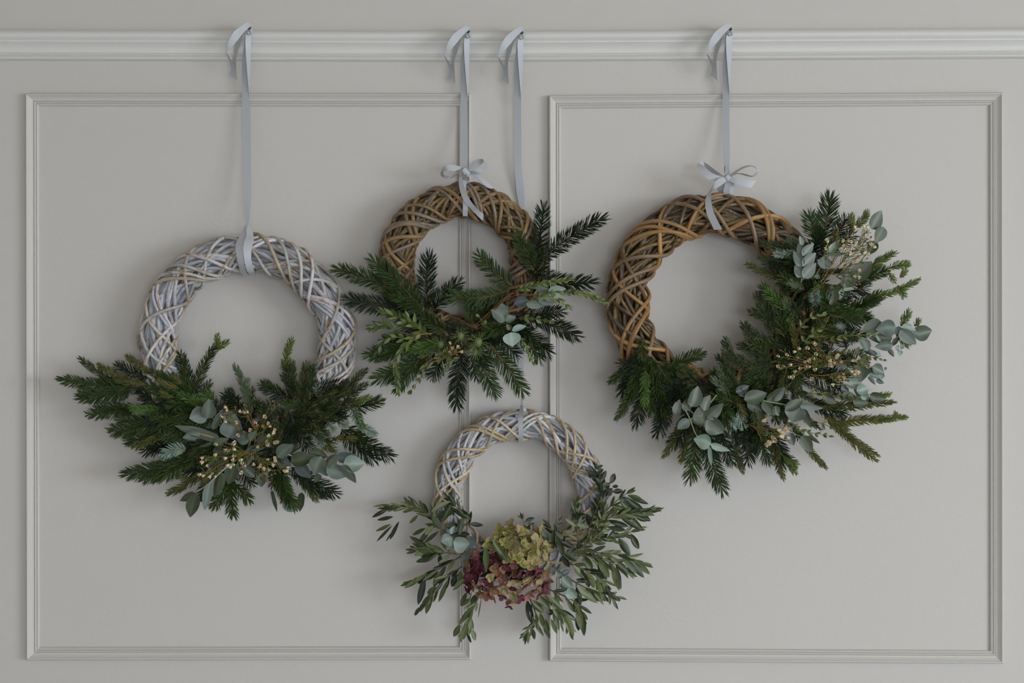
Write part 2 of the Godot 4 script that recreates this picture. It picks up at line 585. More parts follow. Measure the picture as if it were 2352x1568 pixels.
	ribbon_top(rb, 123, 2.5)
	back_strap(rb, [[1181, 300, 17, 1197, 300, 21], [1181.5, 370, 14, 1197, 370, 17], [1184, 410, 11, 1201, 410, 13], [1187, 445, 7, 1204, 445, 9], [1193, 480, 5, 1205, 480, 6], [1195, 530, 4, 1206, 530, 4], [1196, 640, 4, 1205, 640, 4], [1196, 800, 8, 1203, 800, 8], [1196.5, 880, 24, 1202, 880, 25], [1196.5, 915, 40, 1200, 915, 41], [1196, 928, 48, 1200.5, 928, 49], [1196, 938, 52, 1201, 938, 53]], 123, 2.5)
	strip("ribbon_loop", rb, [[1194.5, 930, 48, 1201, 930, 50], [1193.5, 942, 60, 1202, 942, 64], [1190, 958, 78, 1202, 958, 81], [1190.5, 975, 86, 1201, 975, 88], [1191, 992, 84, 1202, 992, 86], [1191, 1006, 74, 1202, 1006, 75], [1191, 1014, 58, 1203, 1014, 58], [1191, 1017, 30, 1203, 1017, 30], [1191, 1012, 8, 1203, 1012, 8], [1192, 985, 5, 1202, 985, 5]])
	strip("ribbon_loop", rb, [[1197, 934, 50, 1200, 928, 50], [1200, 948, 56, 1209, 941, 52], [1206, 956, 46, 1214, 950, 40], [1208, 960, 32, 1216, 954, 28]])
	# 4: large brown wreath, with a bow
	nail(1676, 66, "small dark nail holding the rightmost ribbon above the white rail")
	rb = thing("ribbon", W(1670, 409, 0.02), "pale grey satin ribbon tied in a loose bow above the larger brown wreath", "ribbon", "grey hanging ribbons")
	ribbon_top(rb, 602, -6)
	back_strap(rb, [[1659, 260, 21, 1675.5, 260, 25], [1659.5, 320, 34, 1676, 320, 37], [1660, 360, 48, 1676.5, 360, 50], [1662, 384, 58, 1675, 384, 60], [1664, 398, 66, 1674, 398, 68]], 602, -6)
	o = Vector2(1560, 340)
	strip("bow_loop", rb, [[860, 520, 80, 850, 560, 84], [790, 490, 78, 770, 540, 82], [680, 420, 72, 690, 500, 70], [560, 330, 66, 580, 440, 62], [450, 252, 62, 470, 350, 58], [395, 245, 62, 420, 310, 62], [335, 265, 66, 400, 300, 68], [312, 320, 72, 425, 315, 76], [350, 400, 80, 500, 390, 84], [450, 510, 86, 600, 452, 88], [560, 575, 88, 690, 490, 88], [670, 590, 88, 770, 510, 86], [800, 560, 84, 840, 530, 86]], o, k)
	strip("bow_loop", rb, [[890, 490, 84, 910, 530, 86], [1050, 385, 88, 1090, 402, 96], [1180, 322, 92, 1200, 346, 100], [1300, 310, 96, 1285, 326, 104], [1400, 340, 96, 1362, 352, 106], [1446, 400, 94, 1396, 402, 104], [1412, 470, 92, 1370, 452, 102], [1330, 516, 90, 1312, 500, 99], [1240, 508, 88, 1200, 470, 96], [1150, 482, 86, 1100, 452, 94], [1040, 465, 84, 980, 462, 90], [940, 540, 82, 900, 520, 86]], o, k)
	strip("bow_tail", rb, [[880, 545, 86, 890, 580, 88], [960, 538, 88, 950, 620, 92], [1050, 535, 90, 1050, 660, 94], [1200, 572, 88, 1180, 692, 92], [1385, 592, 82, 1288, 716, 86]], o, k)
	strip("bow_tail", rb, [[850, 520, 88, 855, 590, 90], [760, 530, 94, 780, 655, 98], [680, 570, 98, 680, 715, 104], [618, 650, 100, 600, 752, 108], [560, 750, 100, 580, 800, 110], [490, 870, 102, 578, 900, 110], [468, 1000, 104, 586, 1010, 111], [492, 1160, 106, 625, 1160, 112], [550, 1310, 104, 690, 1300, 110], [630, 1472, 98, 776, 1460, 104]], o, k)
	strip("ribbon_loop", rb, [[855, 590, 84, 955, 610, 84], [840, 650, 82, 950, 660, 82], [815, 740, 76, 915, 730, 78], [800, 840, 68, 890, 860, 70], [810, 900, 58, 890, 900, 60]], o, k)
	strip("ribbon_loop", rb, [[930, 620, 80, 990, 640, 78], [915, 720, 78, 985, 700, 74], [905, 800, 74, 980, 780, 68], [905, 870, 68, 970, 840, 62], [920, 910, 58, 980, 880, 52]], o, k)
	strip("ribbon_loop", rb, [[810, 570, 72, 850, 580, 76], [720, 660, 66, 820, 650, 70], [685, 740, 62, 800, 740, 66], [730, 830, 58, 790, 820, 62]], o, k)
	strip("ribbon_loop", rb, [[900, 480, 70, 850, 500, 74], [910, 420, 66, 820, 480, 70], [890, 360, 62, 825, 400, 66], [835, 320, 58, 828, 330, 60]], o, k)
	knot("ribbon_knot", rb, 1670.5, 408.5, 88, 6.5, 7.5, 7)

# ------------------------------------------------------------------ willow rings
# one cane wound round the ring: turns per lap, phase, depth from the ring's middle
func cane_path(c: Vector3, R: float, start: float, sweep: float, turns: float, phase: float, dist: float, wob: float, key: float) -> PackedVector3Array:
	var pts := PackedVector3Array()
	var n := int(clampf(abs(sweep) * (26.0 + 9.0 * abs(turns)), 8, 420))
	for k in n + 1:
		var th := start + sweep * k / n
		var w1 := drift.get_noise_2d(key * 13.7, th * 0.8) * wob
		var w2 := drift.get_noise_2d(key * 5.1 + 90.0, th * 1.5)
		var ph := phase + turns * th + w1 * 2.2
		var d := dist * (1.0 + 0.07 * w2)
		var rr := R + d * cos(ph)
		pts.append(c + Vector3(sin(th) * rr, cos(th) * rr, d * sin(ph) * 0.96))
	return pts

func cane_color(style: Dictionary, layer: int, key: float) -> Callable:
	var base: Color = style.tones[rng.randi() % style.tones.size()] if layer < 2 else style.wraps[rng.randi() % style.wraps.size()]
	base = vary(base, 0.05, 0.14)
	var worn: Color = style.worn
	var share: float = style.share[layer]
	return func(k, s) -> Color:
		var a := noise.get_noise_3d(key * 31.0, k * 0.13, s * 0.55)
		var b := noise.get_noise_3d(key * 17.0 + 50.0, k * 0.9, s * 0.9)
		var t := smoothstep(0.0, 0.12, a * 0.8 + b * 0.35 - 0.36 + share)
		var e := noise.get_noise_3d(key * 7.0 + 9.0, k * 0.05, s * 1.3)
		var f := 1.0 + 0.22 * b + 0.55 * e
		return Color(base.r * f, base.g * f, base.b * f).lerp(worn, t)

# mesh of the ring's tight inner bundle, with every visible cane of the two outer layers a mesh of its own
func willow_ring(w, px, py, R_px, r_px, z, style):
	var c := W(px, py, z)
	var k: float = S * (CAM_Z - z) / CAM_Z
	var R: float = R_px * k
	var r: float = r_px * k
	var cr: float = style.cane * S
	var core := Geo.new()
	for q in style.core:
		var key := rng.randf() * 40.0
		var f := sqrt(rng.randf_range(0.04, 0.40))
		var pts := cane_path(c, R, rng.randf() * TAU, TAU, [-1.0, 1.0, 2.0, -2.0][rng.randi() % 4], rng.randf() * TAU, r * f, 0.12, key)
		tube_into(core, pts, cr * rng.randf_range(0.85, 1.15), 6, cane_color(style, 0, key), false)
	var ring = put("willow_ring", core.commit(), M.cane, w, null)
	for q in style.mid:
		var key := rng.randf() * 40.0 + 50.0
		var g := Geo.new()
		var turns: float = [-3.0, 3.0, -2.0, 2.0][q % 4]
		var pts := cane_path(c, R, rng.randf() * TAU, TAU * rng.randf_range(0.93, 1.0), turns, rng.randf() * TAU, r * rng.randf_range(0.68, 0.80), 0.15, key)
		tube_into(g, pts, cr * rng.randf_range(0.75, 1.05), 7, cane_color(style, 1, key))
		put("cane", g.commit(), M.cane, ring)
	for fam in 2:
		var cnt: int = style.outer[fam]
		for q in cnt:
			var key := rng.randf() * 40.0 + 120.0
			var g := Geo.new()
			var turns: float = style.turns[fam] * rng.randf_range(0.93, 1.08)
			var ph: float = TAU * q / cnt + style.phase[fam] + rng.randf_range(-0.3, 0.3)
			var dist: float = r * ([0.94, 0.88][fam] + rng.randf_range(-0.02, 0.02)) - cr * 0.3
			var pts := cane_path(c, R, PI + 0.2 * q, TAU * 0.985, turns, ph, dist, 0.26, key)
			tube_into(g, pts, cr * rng.randf_range(0.85, 1.05) * style.wrap_width, 8, cane_color(style, 2 if fam == 0 or q % 3 == 0 else 1, key))
			put("cane", g.commit(), M.cane, ring)
	return ring

# ------------------------------------------------------------------ plants
# the crop of the photograph whose pixels the plant calls below are written in
var crop_at := Vector2.ZERO
var crop_k := 1.0

func crop(x, y, k):
	crop_at = Vector2(x, y)
	crop_k = k

func Q(x, y, zmm) -> Vector3:
	return W(crop_at.x + x / crop_k, crop_at.y + y / crop_k, zmm * 0.001)

func bezier(a: Vector3, m: Vector3, b: Vector3, n: int) -> PackedVector3Array:
	var out := PackedVector3Array()
	for k in n + 1:
		var t := float(k) / n
		out.append(a.lerp(m, t).lerp(m.lerp(b, t), t))
	return out

# needle length and width in photograph pixels, lean from the twig, needles per pixel, colours of both sides
var firs := {
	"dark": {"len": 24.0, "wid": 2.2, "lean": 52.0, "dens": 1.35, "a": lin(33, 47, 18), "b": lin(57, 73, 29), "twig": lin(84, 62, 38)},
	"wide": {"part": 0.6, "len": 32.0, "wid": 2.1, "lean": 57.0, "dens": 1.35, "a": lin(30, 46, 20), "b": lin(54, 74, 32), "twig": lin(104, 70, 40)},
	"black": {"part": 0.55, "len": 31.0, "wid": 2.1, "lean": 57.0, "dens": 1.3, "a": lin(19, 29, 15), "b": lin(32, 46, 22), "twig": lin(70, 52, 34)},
	"olive": {"len": 18.0, "wid": 2.0, "lean": 42.0, "dens": 1.1, "a": lin(66, 70, 28), "b": lin(90, 92, 42), "twig": lin(104, 78, 42)},
	"fine": {"len": 17.0, "wid": 1.7, "lean": 48.0, "dens": 1.4, "a": lin(36, 46, 24), "b": lin(62, 74, 38), "twig": lin(92, 70, 44)},
	"bright": {"len": 20.0, "wid": 2.2, "lean": 46.0, "dens": 1.35, "a": lin(50, 76, 28), "b": lin(76, 104, 42), "twig": lin(100, 78, 44)},
	"pale": {"len": 20.0, "wid": 2.3, "lean": 54.0, "dens": 1.5, "a": lin(112, 134, 118), "b": lin(136, 158, 142), "twig": lin(116, 84, 52)},
	"grey": {"len": 16.0, "wid": 1.9, "lean": 44.0, "dens": 1.4, "a": lin(76, 88, 62), "b": lin(104, 116, 88), "twig": lin(96, 82, 54)},
	"tipped": {"len": 17.0, "wid": 2.0, "lean": 44.0, "dens": 1.3, "a": lin(62, 80, 32), "b": lin(96, 114, 50), "twig": lin(110, 84, 46)},
}

# one fir shoot: a woody twig that carries its needles
func fir(w, kind, x0, y0, z0, x1, y1, z1, bend := 0.0, size := 1.0):
	var st: Dictionary = firs[kind]
	var a := Q(x0, y0, z0)
	var b := Q(x1, y1, z1)
	b -= (b - a).normalized() * min(0.008, (b - a).length() * 0.2)
	var ax := b - a
	var side := Vector3(-ax.y, ax.x, 0) * bend
	var long_px := ax.length() / S
	var n := int(clampf(long_px / 9.0, 5, 30))
	var pts := bezier(a, (a + b) * 0.5 + side * 2.0 + Vector3(0, 0, 0.004), b, n)
	var twig := Geo.new()
	var rad := PackedFloat32Array()
	for k in n + 1:
		rad.append(lerpf(0.0019, 0.0010, float(k) / n))
	var tc := vary(st.twig, 0.06, 0.2)
	tube_into(twig, pts, rad, 6, tc)
	# a bud at the tip
	var e := (pts[n] - pts[n - 1]).normalized()
	tube_into(twig, PackedVector3Array([pts[n], pts[n] + e * 0.0014, pts[n] + e * 0.0034]), PackedFloat32Array([0.0012, 0.0017, 0.0003]), 6, vary(lin(128, 92, 58), 0.08, 0.15))
	var o = put("fir_sprig", twig.commit(), M.twig, w)
	var g := Geo.new()
	var cnt := int(long_px * st.dens)
	var tone := 1.0 + rng.randf_range(-0.16, 0.16)
	var len_m: float = st.len * S * size
	for q in cnt:
		var t := clampf((q + rng.randf_range(-0.4, 0.4)) / cnt, 0.02, 1.0)
		var f := t * n
		var k := int(min(f, n - 1))
		var p := pts[k].lerp(pts[k + 1], f - k)
		var tg := (pts[k + 1] - pts[k]).normalized()
		var nz := (Vector3(0, 0, 1) - tg * tg.z)
		if nz.length() < 0.3:
			nz = Vector3(0, 1, 0) - tg * tg.y
		nz = nz.normalized()
		var bx := tg.cross(nz)
		# most needles part to the two sides, some stand on top, few below
		var ph := rng.randf_range(-0.2, 1.0) * PI / 2.0
		if rng.randf() < st.get("part", 0.42):
			ph = rng.randf_range(-0.2, 0.55)
		var sd := 1.0 if q % 2 == 0 else -1.0
		var out := bx * cos(ph) * sd + nz * sin(ph)
		var lean := deg_to_rad(st.lean * lerpf(1.12, 0.72, t) * (1.0 if t < 0.93 else 0.5) + rng.randf_range(-8, 8))
		var d := (tg * cos(lean) + out * sin(lean)).normalized()
		var l := len_m * rng.randf_range(0.78, 1.06) * lerpf(1.0, 0.8, smoothstep(0.75, 1.0, t)) * lerpf(0.75, 1.0, smoothstep(0.0, 0.2, t))
		var up := (nz + out * 0.3).normalized()
		up = (up - d * up.dot(d)).normalized()
		var sx := d.cross(up)
		var hw: float = st.wid * S * 0.5 * rng.randf_range(0.85, 1.1) * lerpf(1.0, size, 0.5)
		var bow := tg * l * rng.randf_range(0.05, 0.16)
		var p1 := p + d * l * 0.72 + bow * 0.5
		var p2 := p + d * l + bow
		var c0: Color = st.a.lerp(st.b, rng.randf())
		c0 = Color(c0.r * tone, c0.g * tone, c0.b * tone)
		c0 = vary(c0, 0.08, 0.14)
		var c1 := c0
		if t > 0.86:
			c1 = Color(c0.r * 1.35 + 0.01, c0.g * 1.25 + 0.01, c0.b)
		var i0 := g.add(p - sx * hw * 0.6, (up - sx * 0.7).normalized(), c0)
		g.add(p + up * hw * 0.5, up, c0)
		g.add(p + sx * hw * 0.6, (up + sx * 0.7).normalized(), c0)
		g.add(p1 - sx * hw, (up - sx * 0.7).normalized(), c0)
		g.add(p1 + up * hw * 0.7, up, c0)
		g.add(p1 + sx * hw, (up + sx * 0.7).normalized(), c0)
		g.add(p2, up, c1)
		g.i.append_array(PackedInt32Array([i0, i0 + 4, i0 + 1, i0, i0 + 3, i0 + 4, i0 + 1, i0 + 5, i0 + 2, i0 + 1, i0 + 4, i0 + 5, i0 + 3, i0 + 6, i0 + 4, i0 + 4, i0 + 6, i0 + 5]))
	var nd = put("needles", g.commit(), M.needle, o)
	nd.set_meta("kind", "stuff")
	return o

# unit leaf: stalk end at the origin, tip at y = 1, one wide, facing +z
func leaf_shape(kind: String, tone: int, form: int) -> ArrayMesh:
	var key := "%s%d_%d" % [kind, tone, form]
	if shapes.has(key):
		return shapes[key]
	var tones: Array = {
		"gum": [lin(104, 115, 107), lin(85, 95, 81), lin(63, 72, 51), lin(130, 146, 135), lin(78, 88, 87)],
		"spear": [lin(84, 100, 44), lin(66, 82, 36), lin(100, 114, 56), lin(50, 66, 30), lin(76, 90, 38)],
		"olive": [lin(42, 55, 25), lin(68, 77, 38), lin(97, 105, 64), lin(28, 37, 21), lin(112, 121, 90)],
	}[kind]
	var c: Color = tones[tone]
	var g := Geo.new()
	var nu := 6
	var nv := 10
	var cup: float = [0.14, 0.34, -0.22, 0.10][form % 4]
	var curl: float = [0.06, -0.14, 0.16, 0.30][form % 4]
	var wave: float = [0.0, 0.05, 0.03, 0.06][form % 4]
	var skew: float = [0.0, 0.06, -0.05, 0.03][form % 4]
	for j in nv + 1:
		var t := float(j) / nv
		var wd: float
		if kind == "gum":
			wd = pow(sin(PI * pow(t, 0.72)), 0.66) * (1.0 - 0.22 * smoothstep(0.62, 1.0, t))
		elif kind == "spear":
			wd = pow(sin(PI * pow(t, 0.85)), 0.95)
		else:
			wd = pow(sin(PI * pow(t, 1.05)), 0.72)
		wd = max(wd, 0.02)
		for i in nu + 1:
			var u := (float(i) / nu - 0.5) * wd
			var z: float = cup * (u * u * 3.0 - 0.05) + curl * (t - 0.4) * (t - 0.4) + wave * sin(t * 9.0 + u * 4.0) * abs(u) * 2.0
			var x := u + skew * sin(t * PI)
			var rib := 1.0 - smoothstep(0.0, 0.05, abs(u))
			var vein := 0.06 * sin((t * 2.0 - abs(u) * 1.6) * 26.0)
			var cc := Color(c.r * (1.0 + vein), c.g * (1.0 + vein), c.b * (1.0 + vein)).lerp(Color(c.r * 1.5 + 0.03, c.g * 1.45 + 0.03, c.b * 1.3 + 0.02), rib * 0.6)
			g.add(Vector3(x, t, z), Vector3(0, 0, 1), cc, Vector2(float(i) / nu, t))
	for j in nv:
		for i in nu:
			var q := j * (nu + 1) + i
			g.quad(q, q + nu + 1, q + nu + 2, q + 1)
	var acc := PackedVector3Array()
	acc.resize(g.v.size())
	for t in range(0, g.i.size(), 3):
		var fn := (g.v[g.i[t + 2]] - g.v[g.i[t]]).cross(g.v[g.i[t + 1]] - g.v[g.i[t]])
		for e in 3:
			acc[g.i[t + e]] += fn
	for q in acc.size():
		g.n[q] = acc[q].normalized() if acc[q].length() > 1e-12 else Vector3(0, 0, 1)
	shapes[key] = g.commit()
	return shapes[key]

# put a leaf from stalk end to tip, turned about its length by roll degrees from facing the room
func leaf_at(parent, kind, tone, a: Vector3, b: Vector3, width: float, roll: float, form := -1):
	var o := MeshInstance3D.new()
	o.name = "leaf"
	parent.add_child(o, true)
	o.mesh = leaf_shape(kind, tone, rng.randi() % 4 if form < 0 else form)
	o.material_override = M.leaf
	var y := b - a
	var face := Vector3(0, 0, 1) - y.normalized() * y.normalized().z
	if face.length() < 0.05:
		face = Vector3(0, 1, 0)
	face = face.normalized().rotated(y.normalized(), deg_to_rad(roll))
	var x := y.normalized().cross(face) * width
	o.transform = Transform3D(Basis(x, y, face * min(width, y.length())), a - gpos(parent))
	return o

func leaf(parent, kind, tone, x0, y0, z0, x1, y1, z1, width, roll := 0.0, form := -1):
	return leaf_at(parent, kind, tone, Q(x0, y0, z0), Q(x1, y1, z1), width / crop_k * S, roll, form)

# a bare stem through crop points [x, y, z mm]; it is the sprig that leaves are hung on
func stem(w, called, pts: Array, r0: float, r1: float, col: Color):
	var p := []
	for q in pts:
		p.append(Q(q[0], q[1], q[2]))
	var line := catmull(p, 5) if p.size() > 2 else bezier(p[0], (p[0] + p[1]) * 0.5, p[1], 6)
	var rad := PackedFloat32Array()
	for k in line.size():
		rad.append(lerpf(r0, r1, float(k) / (line.size() - 1)) * 0.001)
	var g := Geo.new()
	var c := vary(col, 0.03, 0.1)
	tube_into(g, line, rad, 7, c)
	var o = put(called, g.commit(), M.twig, w)
	o.set_meta("line", line)
	return o

func line_of(o) -> PackedVector3Array:
	var l: PackedVector3Array = o.get_meta("line")
	o.remove_meta("line")
	return l

# leaves in pairs or turns along a stem
func leafy(w, called, kind, tones: Array, pts: Array, leaf_px: float, width_px: float, gap_px: float, lean := 42.0, pairs := true, col := Color(0.10, 0.08, 0.03), r0 := 1.3, r1 := 0.6, from := 0.08):
	var o = stem(w, called, pts, r0, r1, col)
	var line := line_of(o)
	var total := 0.0
	for k in line.size() - 1:
		total += line[k].distance_to(line[k + 1])
	var n := int(total / (gap_px * S))
	var turn := rng.randf() * PI
	for q in n + 1:
		var t := lerpf(from, 1.0, float(q) / n)
		var f := t * (line.size() - 1)
		var k := int(min(f, line.size() - 2))
		var p := line[k].lerp(line[k + 1], f - k)
		var tg := (line[k + 1] - line[k]).normalized()
		var nz := (Vector3(0, 0, 1) - tg * tg.z).normalized()
		var bx := tg.cross(nz)
		turn += PI / 2 + rng.randf_range(-0.35, 0.35)
		for sd in ([1.0, -1.0] if pairs else [1.0 if q % 2 == 0 else -1.0]):
			var ph := turn if pairs else rng.randf_range(-0.5, 0.7)
			var dirv: Vector3 = (bx * cos(ph) * 1.0 + nz * sin(ph) * 0.75).normalized() * sd
			if not pairs:
				dirv = (bx * sd * cos(ph) + nz * sin(ph)).normalized()
			var le := deg_to_rad(lean * lerpf(1.1, 0.6, t) + rng.randf_range(-10, 10))
			var d: Vector3 = tg * cos(le) + dirv * sin(le) + Vector3(0, -0.06, 0)
			var l := leaf_px * S * rng.randf_range(0.75, 1.1) * lerpf(1.0, 0.7, smoothstep(0.7, 1.0, t))
			leaf_at(o, kind, tones[rng.randi() % tones.size()], p, p + d.normalized() * l, width_px * S * rng.randf_range(0.85, 1.1) * lerpf(1.0, 0.75, smoothstep(0.75, 1.0, t)), rng.randf_range(-38, 38))
	# end leaf
	var m := line.size() - 1
	leaf_at(o, kind, tones[0], line[m], line[m] + (line[m] - line[m - 1]).normalized() * leaf_px * S * 0.8, width_px * S * 0.8, rng.randf_range(-40, 40))
	return o

func blossom_shape(form: int) -> ArrayMesh:
	var key := "blossom%d" % form
	if shapes.has(key):
		return shapes[key]
	var g := Geo.new()
	var cream := [lin(232, 222, 186), lin(226, 210, 168), lin(214, 188, 148)][form % 3] as Color
	var base := [lin(132, 140, 74), lin(150, 120, 66), lin(160, 104, 78)][form % 3] as Color
	# waxy bell: a swelling calyx and a five lobed rim round a dark cup
	var prof := [[0.0, 0.05], [0.12, 0.20], [0.34, 0.34], [0.62, 0.38], [0.80, 0.40], [1.0, 0.52]]
	var nu := 15
	for j in prof.size():
		for i in nu + 1:
			var a := TAU * i / nu
			var lobe := 1.0 + (0.22 * cos(a * 5.0) if j >= 4 else 0.0)
			var r: float = prof[j][1] * lobe
			g.add(Vector3(cos(a) * r, prof[j][0] + (0.10 * cos(a * 5.0) if j == 5 else 0.0), sin(a) * r), Vector3(cos(a), 0.1 if j < 5 else -0.4, sin(a)).normalized(), base.lerp(cream, clampf(j / 3.0, 0, 1)))
	for j in prof.size() - 1:
		for i in nu:
			var q := j * (nu + 1) + i
			g.quad(q, q + 1, q + nu + 2, q + nu + 1)
	var mid := g.add(Vector3(0, 0.58, 0), Vector3(0, 1, 0), lin(110, 64, 40))
	var ring := g.v.size()
	for i in nu + 1:
		var a := TAU * i / nu
		var r := 0.40
		g.add(Vector3(cos(a) * r, 0.80, sin(a) * r), Vector3(-cos(a) * 0.6, 0.8, -sin(a) * 0.6).normalized(), cream.lerp(lin(150, 100, 60), 0.35))
	for i in nu:
		g.tri(mid, ring + i, ring + i + 1)
	shapes[key] = g.commit()
	return shapes[key]

func berry_shape() -> ArrayMesh:
	if shapes.has("berry"):
		return shapes.berry
	var g := Geo.new()
	for j in 9:
		for i in 11:
			var a := TAU * i / 10.0
			var b := PI * j / 8.0 - PI / 2
			var d := Vector3(cos(a) * cos(b), sin(b), sin(a) * cos(b))
			g.add(d * Vector3(0.38, 0.45, 0.38) + Vector3(0, 0.45, 0), d, lin(128, 58, 52).lerp(lin(150, 104, 74), j / 8.0))
	for j in 8:
		for i in 10:
			var q := j * 11 + i
			g.quad(q, q + 1, q + 12, q + 11)
	shapes["berry"] = g.commit()
	return shapes.berry

# waxflower: one branching stem; blossoms and buds in crop pixels [x, y]
func waxflower(w, trunk: Array, blooms: Array, z: float, berries := [], size_px := 7.6):
	var col := lin(128, 96, 48)
	var tp := []
	for q in trunk:
		tp.append(Q(q[0], q[1], q[2]))
	var line := catmull(tp, 6)
	var g := Geo.new()
	var rad := PackedFloat32Array()
	for k in line.size():
		rad.append(lerpf(0.0012, 0.0006, float(k) / line.size()))
	tube_into(g, line, rad, 6, col)
	var spots := []
	for q in blooms.size() + berries.size():
		var b = blooms[q] if q < blooms.size() else berries[q - blooms.size()]
		var p := Q(b[0], b[1], z + rng.randf_range(-9, 12))
		var best := 0
		for k in line.size():
			if line[k].distance_to(p) + 0.2 * k / line.size() * 0.05 < line[best].distance_to(p):
				best = k
		best = int(max(0, best - 2 - rng.randi() % 4))
		var s := line[best]
		var m := s.lerp(p, 0.55) + Vector3(rng.randf_range(-0.004, 0.004), rng.randf_range(-0.004, 0.004), rng.randf_range(0.0, 0.006))
		var arm := bezier(s, m, p, 7)
		tube_into(g, arm, PackedFloat32Array([0.0006, 0.0006, 0.0005, 0.0005, 0.00045, 0.0004, 0.0004, 0.0004]), 5, vary(lin(128, 86, 44), 0.1, 0.15).lerp(lin(92, 108, 48), rng.randf() * 0.5))
		spots.append([p, (arm[7] - arm[5]).normalized(), q < blooms.size()])
	var o = put("waxflower_sprig", g.commit(), M.twig, w)
	# thin leaves along the stems
	var lg := Geo.new()
	for q in spots.size() * 4:
		var k := rng.randi() % spots.size()
		var p: Vector3 = spots[k][0] - spots[k][1] * rng.randf_range(0.004, 0.022) + Vector3(rng.randf_range(-0.003, 0.003), rng.randf_range(-0.003, 0.003), 0)
		var d: Vector3 = (spots[k][1] + Vector3(rng.randf_range(-0.9, 0.9), rng.randf_range(-0.9, 0.9), rng.randf_range(-0.2, 0.9))).normalized()
		var c := vary(lin(96, 116, 54), 0.1, 0.2)
		tube_into(lg, PackedVector3Array([p, p + d * 0.005, p + d * 0.0095 + Vector3(0, 0, 0.001)]), PackedFloat32Array([0.0004, 0.0006, 0.0001]), 4, c, false)
	var lf = put("foliage", lg.commit(), M.needle, o)
	lf.set_meta("kind", "stuff")
	for q in spots:
		var f := MeshInstance3D.new()
		f.name = "blossom" if q[2] else "bud"
		o.add_child(f, true)
		f.mesh = blossom_shape(rng.randi() % 3) if q[2] else berry_shape()
		f.material_override = M.petal
		var y: Vector3 = (q[1] + Vector3(rng.randf_range(-0.7, 0.7), rng.randf_range(-0.6, 0.6), rng.randf_range(0.1, 1.0))).normalized()
		var x := y.cross(Vector3(0.3, 0.2, 0.9)).normalized()
		var k := size_px * S * rng.randf_range(0.85, 1.15) * (1.0 if q[2] else 0.75)
		f.transform = Transform3D(Basis(x * k, y * k, x.cross(y) * k), q[0] - gpos(o))
	return o

# short shoots that fill the bed of a wreath between two angles (degrees clockwise from the top), in photograph pixels
func bed(w, kinds: Array, cx, cy, R, a0, a1, n, lo, hi, z, spread := 60.0):
	crop(0, 0, 1)
	for q in n:
		var a := deg_to_rad(lerpf(a0, a1, (q + rng.randf()) / n))
		var r: float = R + rng.randf_range(-26, 26)
		var x: float = cx + sin(a) * r
		var y: float = cy - cos(a) * r
		var d := a + deg_to_rad(rng.randf_range(-spread, spread)) + (PI if rng.randf() < 0.25 else 0.0)
		var l := rng.randf_range(lo, hi)
		fir(w, kinds[rng.randi() % kinds.size()], x, y, z + rng.randf_range(-8, 4), x + sin(d) * l, y - cos(d) * l, z + rng.randf_range(-6, 10), rng.randf_range(-0.06, 0.06), rng.randf_range(0.8, 1.0))

func thistle(w, x, y, z, r):
	var c := Q(x, y, z)
	var k: float = r / crop_k * S
	var g := Geo.new()
	for j in 13:
		for i in 25:
			var a := TAU * i / 24.0
			var b := PI * j / 12.0 - PI / 2
			var d := Vector3(cos(a) * cos(b), sin(b), sin(a) * cos(b))
			g.add(c + d * k * Vector3(0.85, 1.0, 0.85), d, lin(96, 112, 62).lerp(lin(120, 130, 84), 0.5 + 0.5 * sin(a * 6.0 + j)))
	for j in 12:
		for i in 24:
			var q := j * 25 + i
			g.quad(q, q + 1, q + 26, q + 25)
	# the head is set with short points in spirals
	for q in 110:
		var yy := 1.0 - 2.0 * (q + 0.5) / 110.0
		var rr := sqrt(1.0 - yy * yy)
		var a := q * 2.39996
		var d := Vector3(cos(a) * rr * 0.85, yy, sin(a) * rr * 0.85)
		var p := c + d * k * 0.95
		tube_into(g, PackedVector3Array([p, p + d * k * 0.3]), PackedFloat32Array([k * 0.075, k * 0.012]), 4, vary(lin(140, 146, 104), 0.1, 0.2), false)
	var o = put("thistle", g.commit(), M.small, w)
	# narrow spiny bracts round its base
	for q in 16:
		var a := TAU * q / 16.0 + rng.randf_range(-0.15, 0.15)
		var dirv := Vector3(cos(a), sin(a), rng.randf_range(-0.1, 0.75)).normalized()
		var l := k * rng.randf_range(2.0, 3.1)
		var bg := Geo.new()
		var p0 := c - Vector3(0, 0, k * 0.4) + dirv * k * 0.5
		var p1 := p0 + dirv * l * 0.55 + Vector3(0, 0, l * 0.08)
		var p2 := p0 + dirv * l + Vector3(0, -l * 0.06, l * 0.02)
		var col := vary(lin(98, 116, 60), 0.1, 0.2)
		tube_into(bg, PackedVector3Array([p0, p1, p2]), PackedFloat32Array([k * 0.09, k * 0.11, k * 0.012]), 4, col, false)
		for s in 5:
			var t := 0.25 + 0.15 * s
			var p := p0.lerp(p2, t)
			var sd := Vector3(-dirv.y, dirv.x, 0.2).normalized() * (1.0 if s % 2 else -1.0)
			tube_into(bg, PackedVector3Array([p, p + (sd + dirv * 0.8).normalized() * l * 0.3]), PackedFloat32Array([k * 0.06, k * 0.01]), 3, col, false)
		put("bract", bg.commit(), M.small, o)
	return o

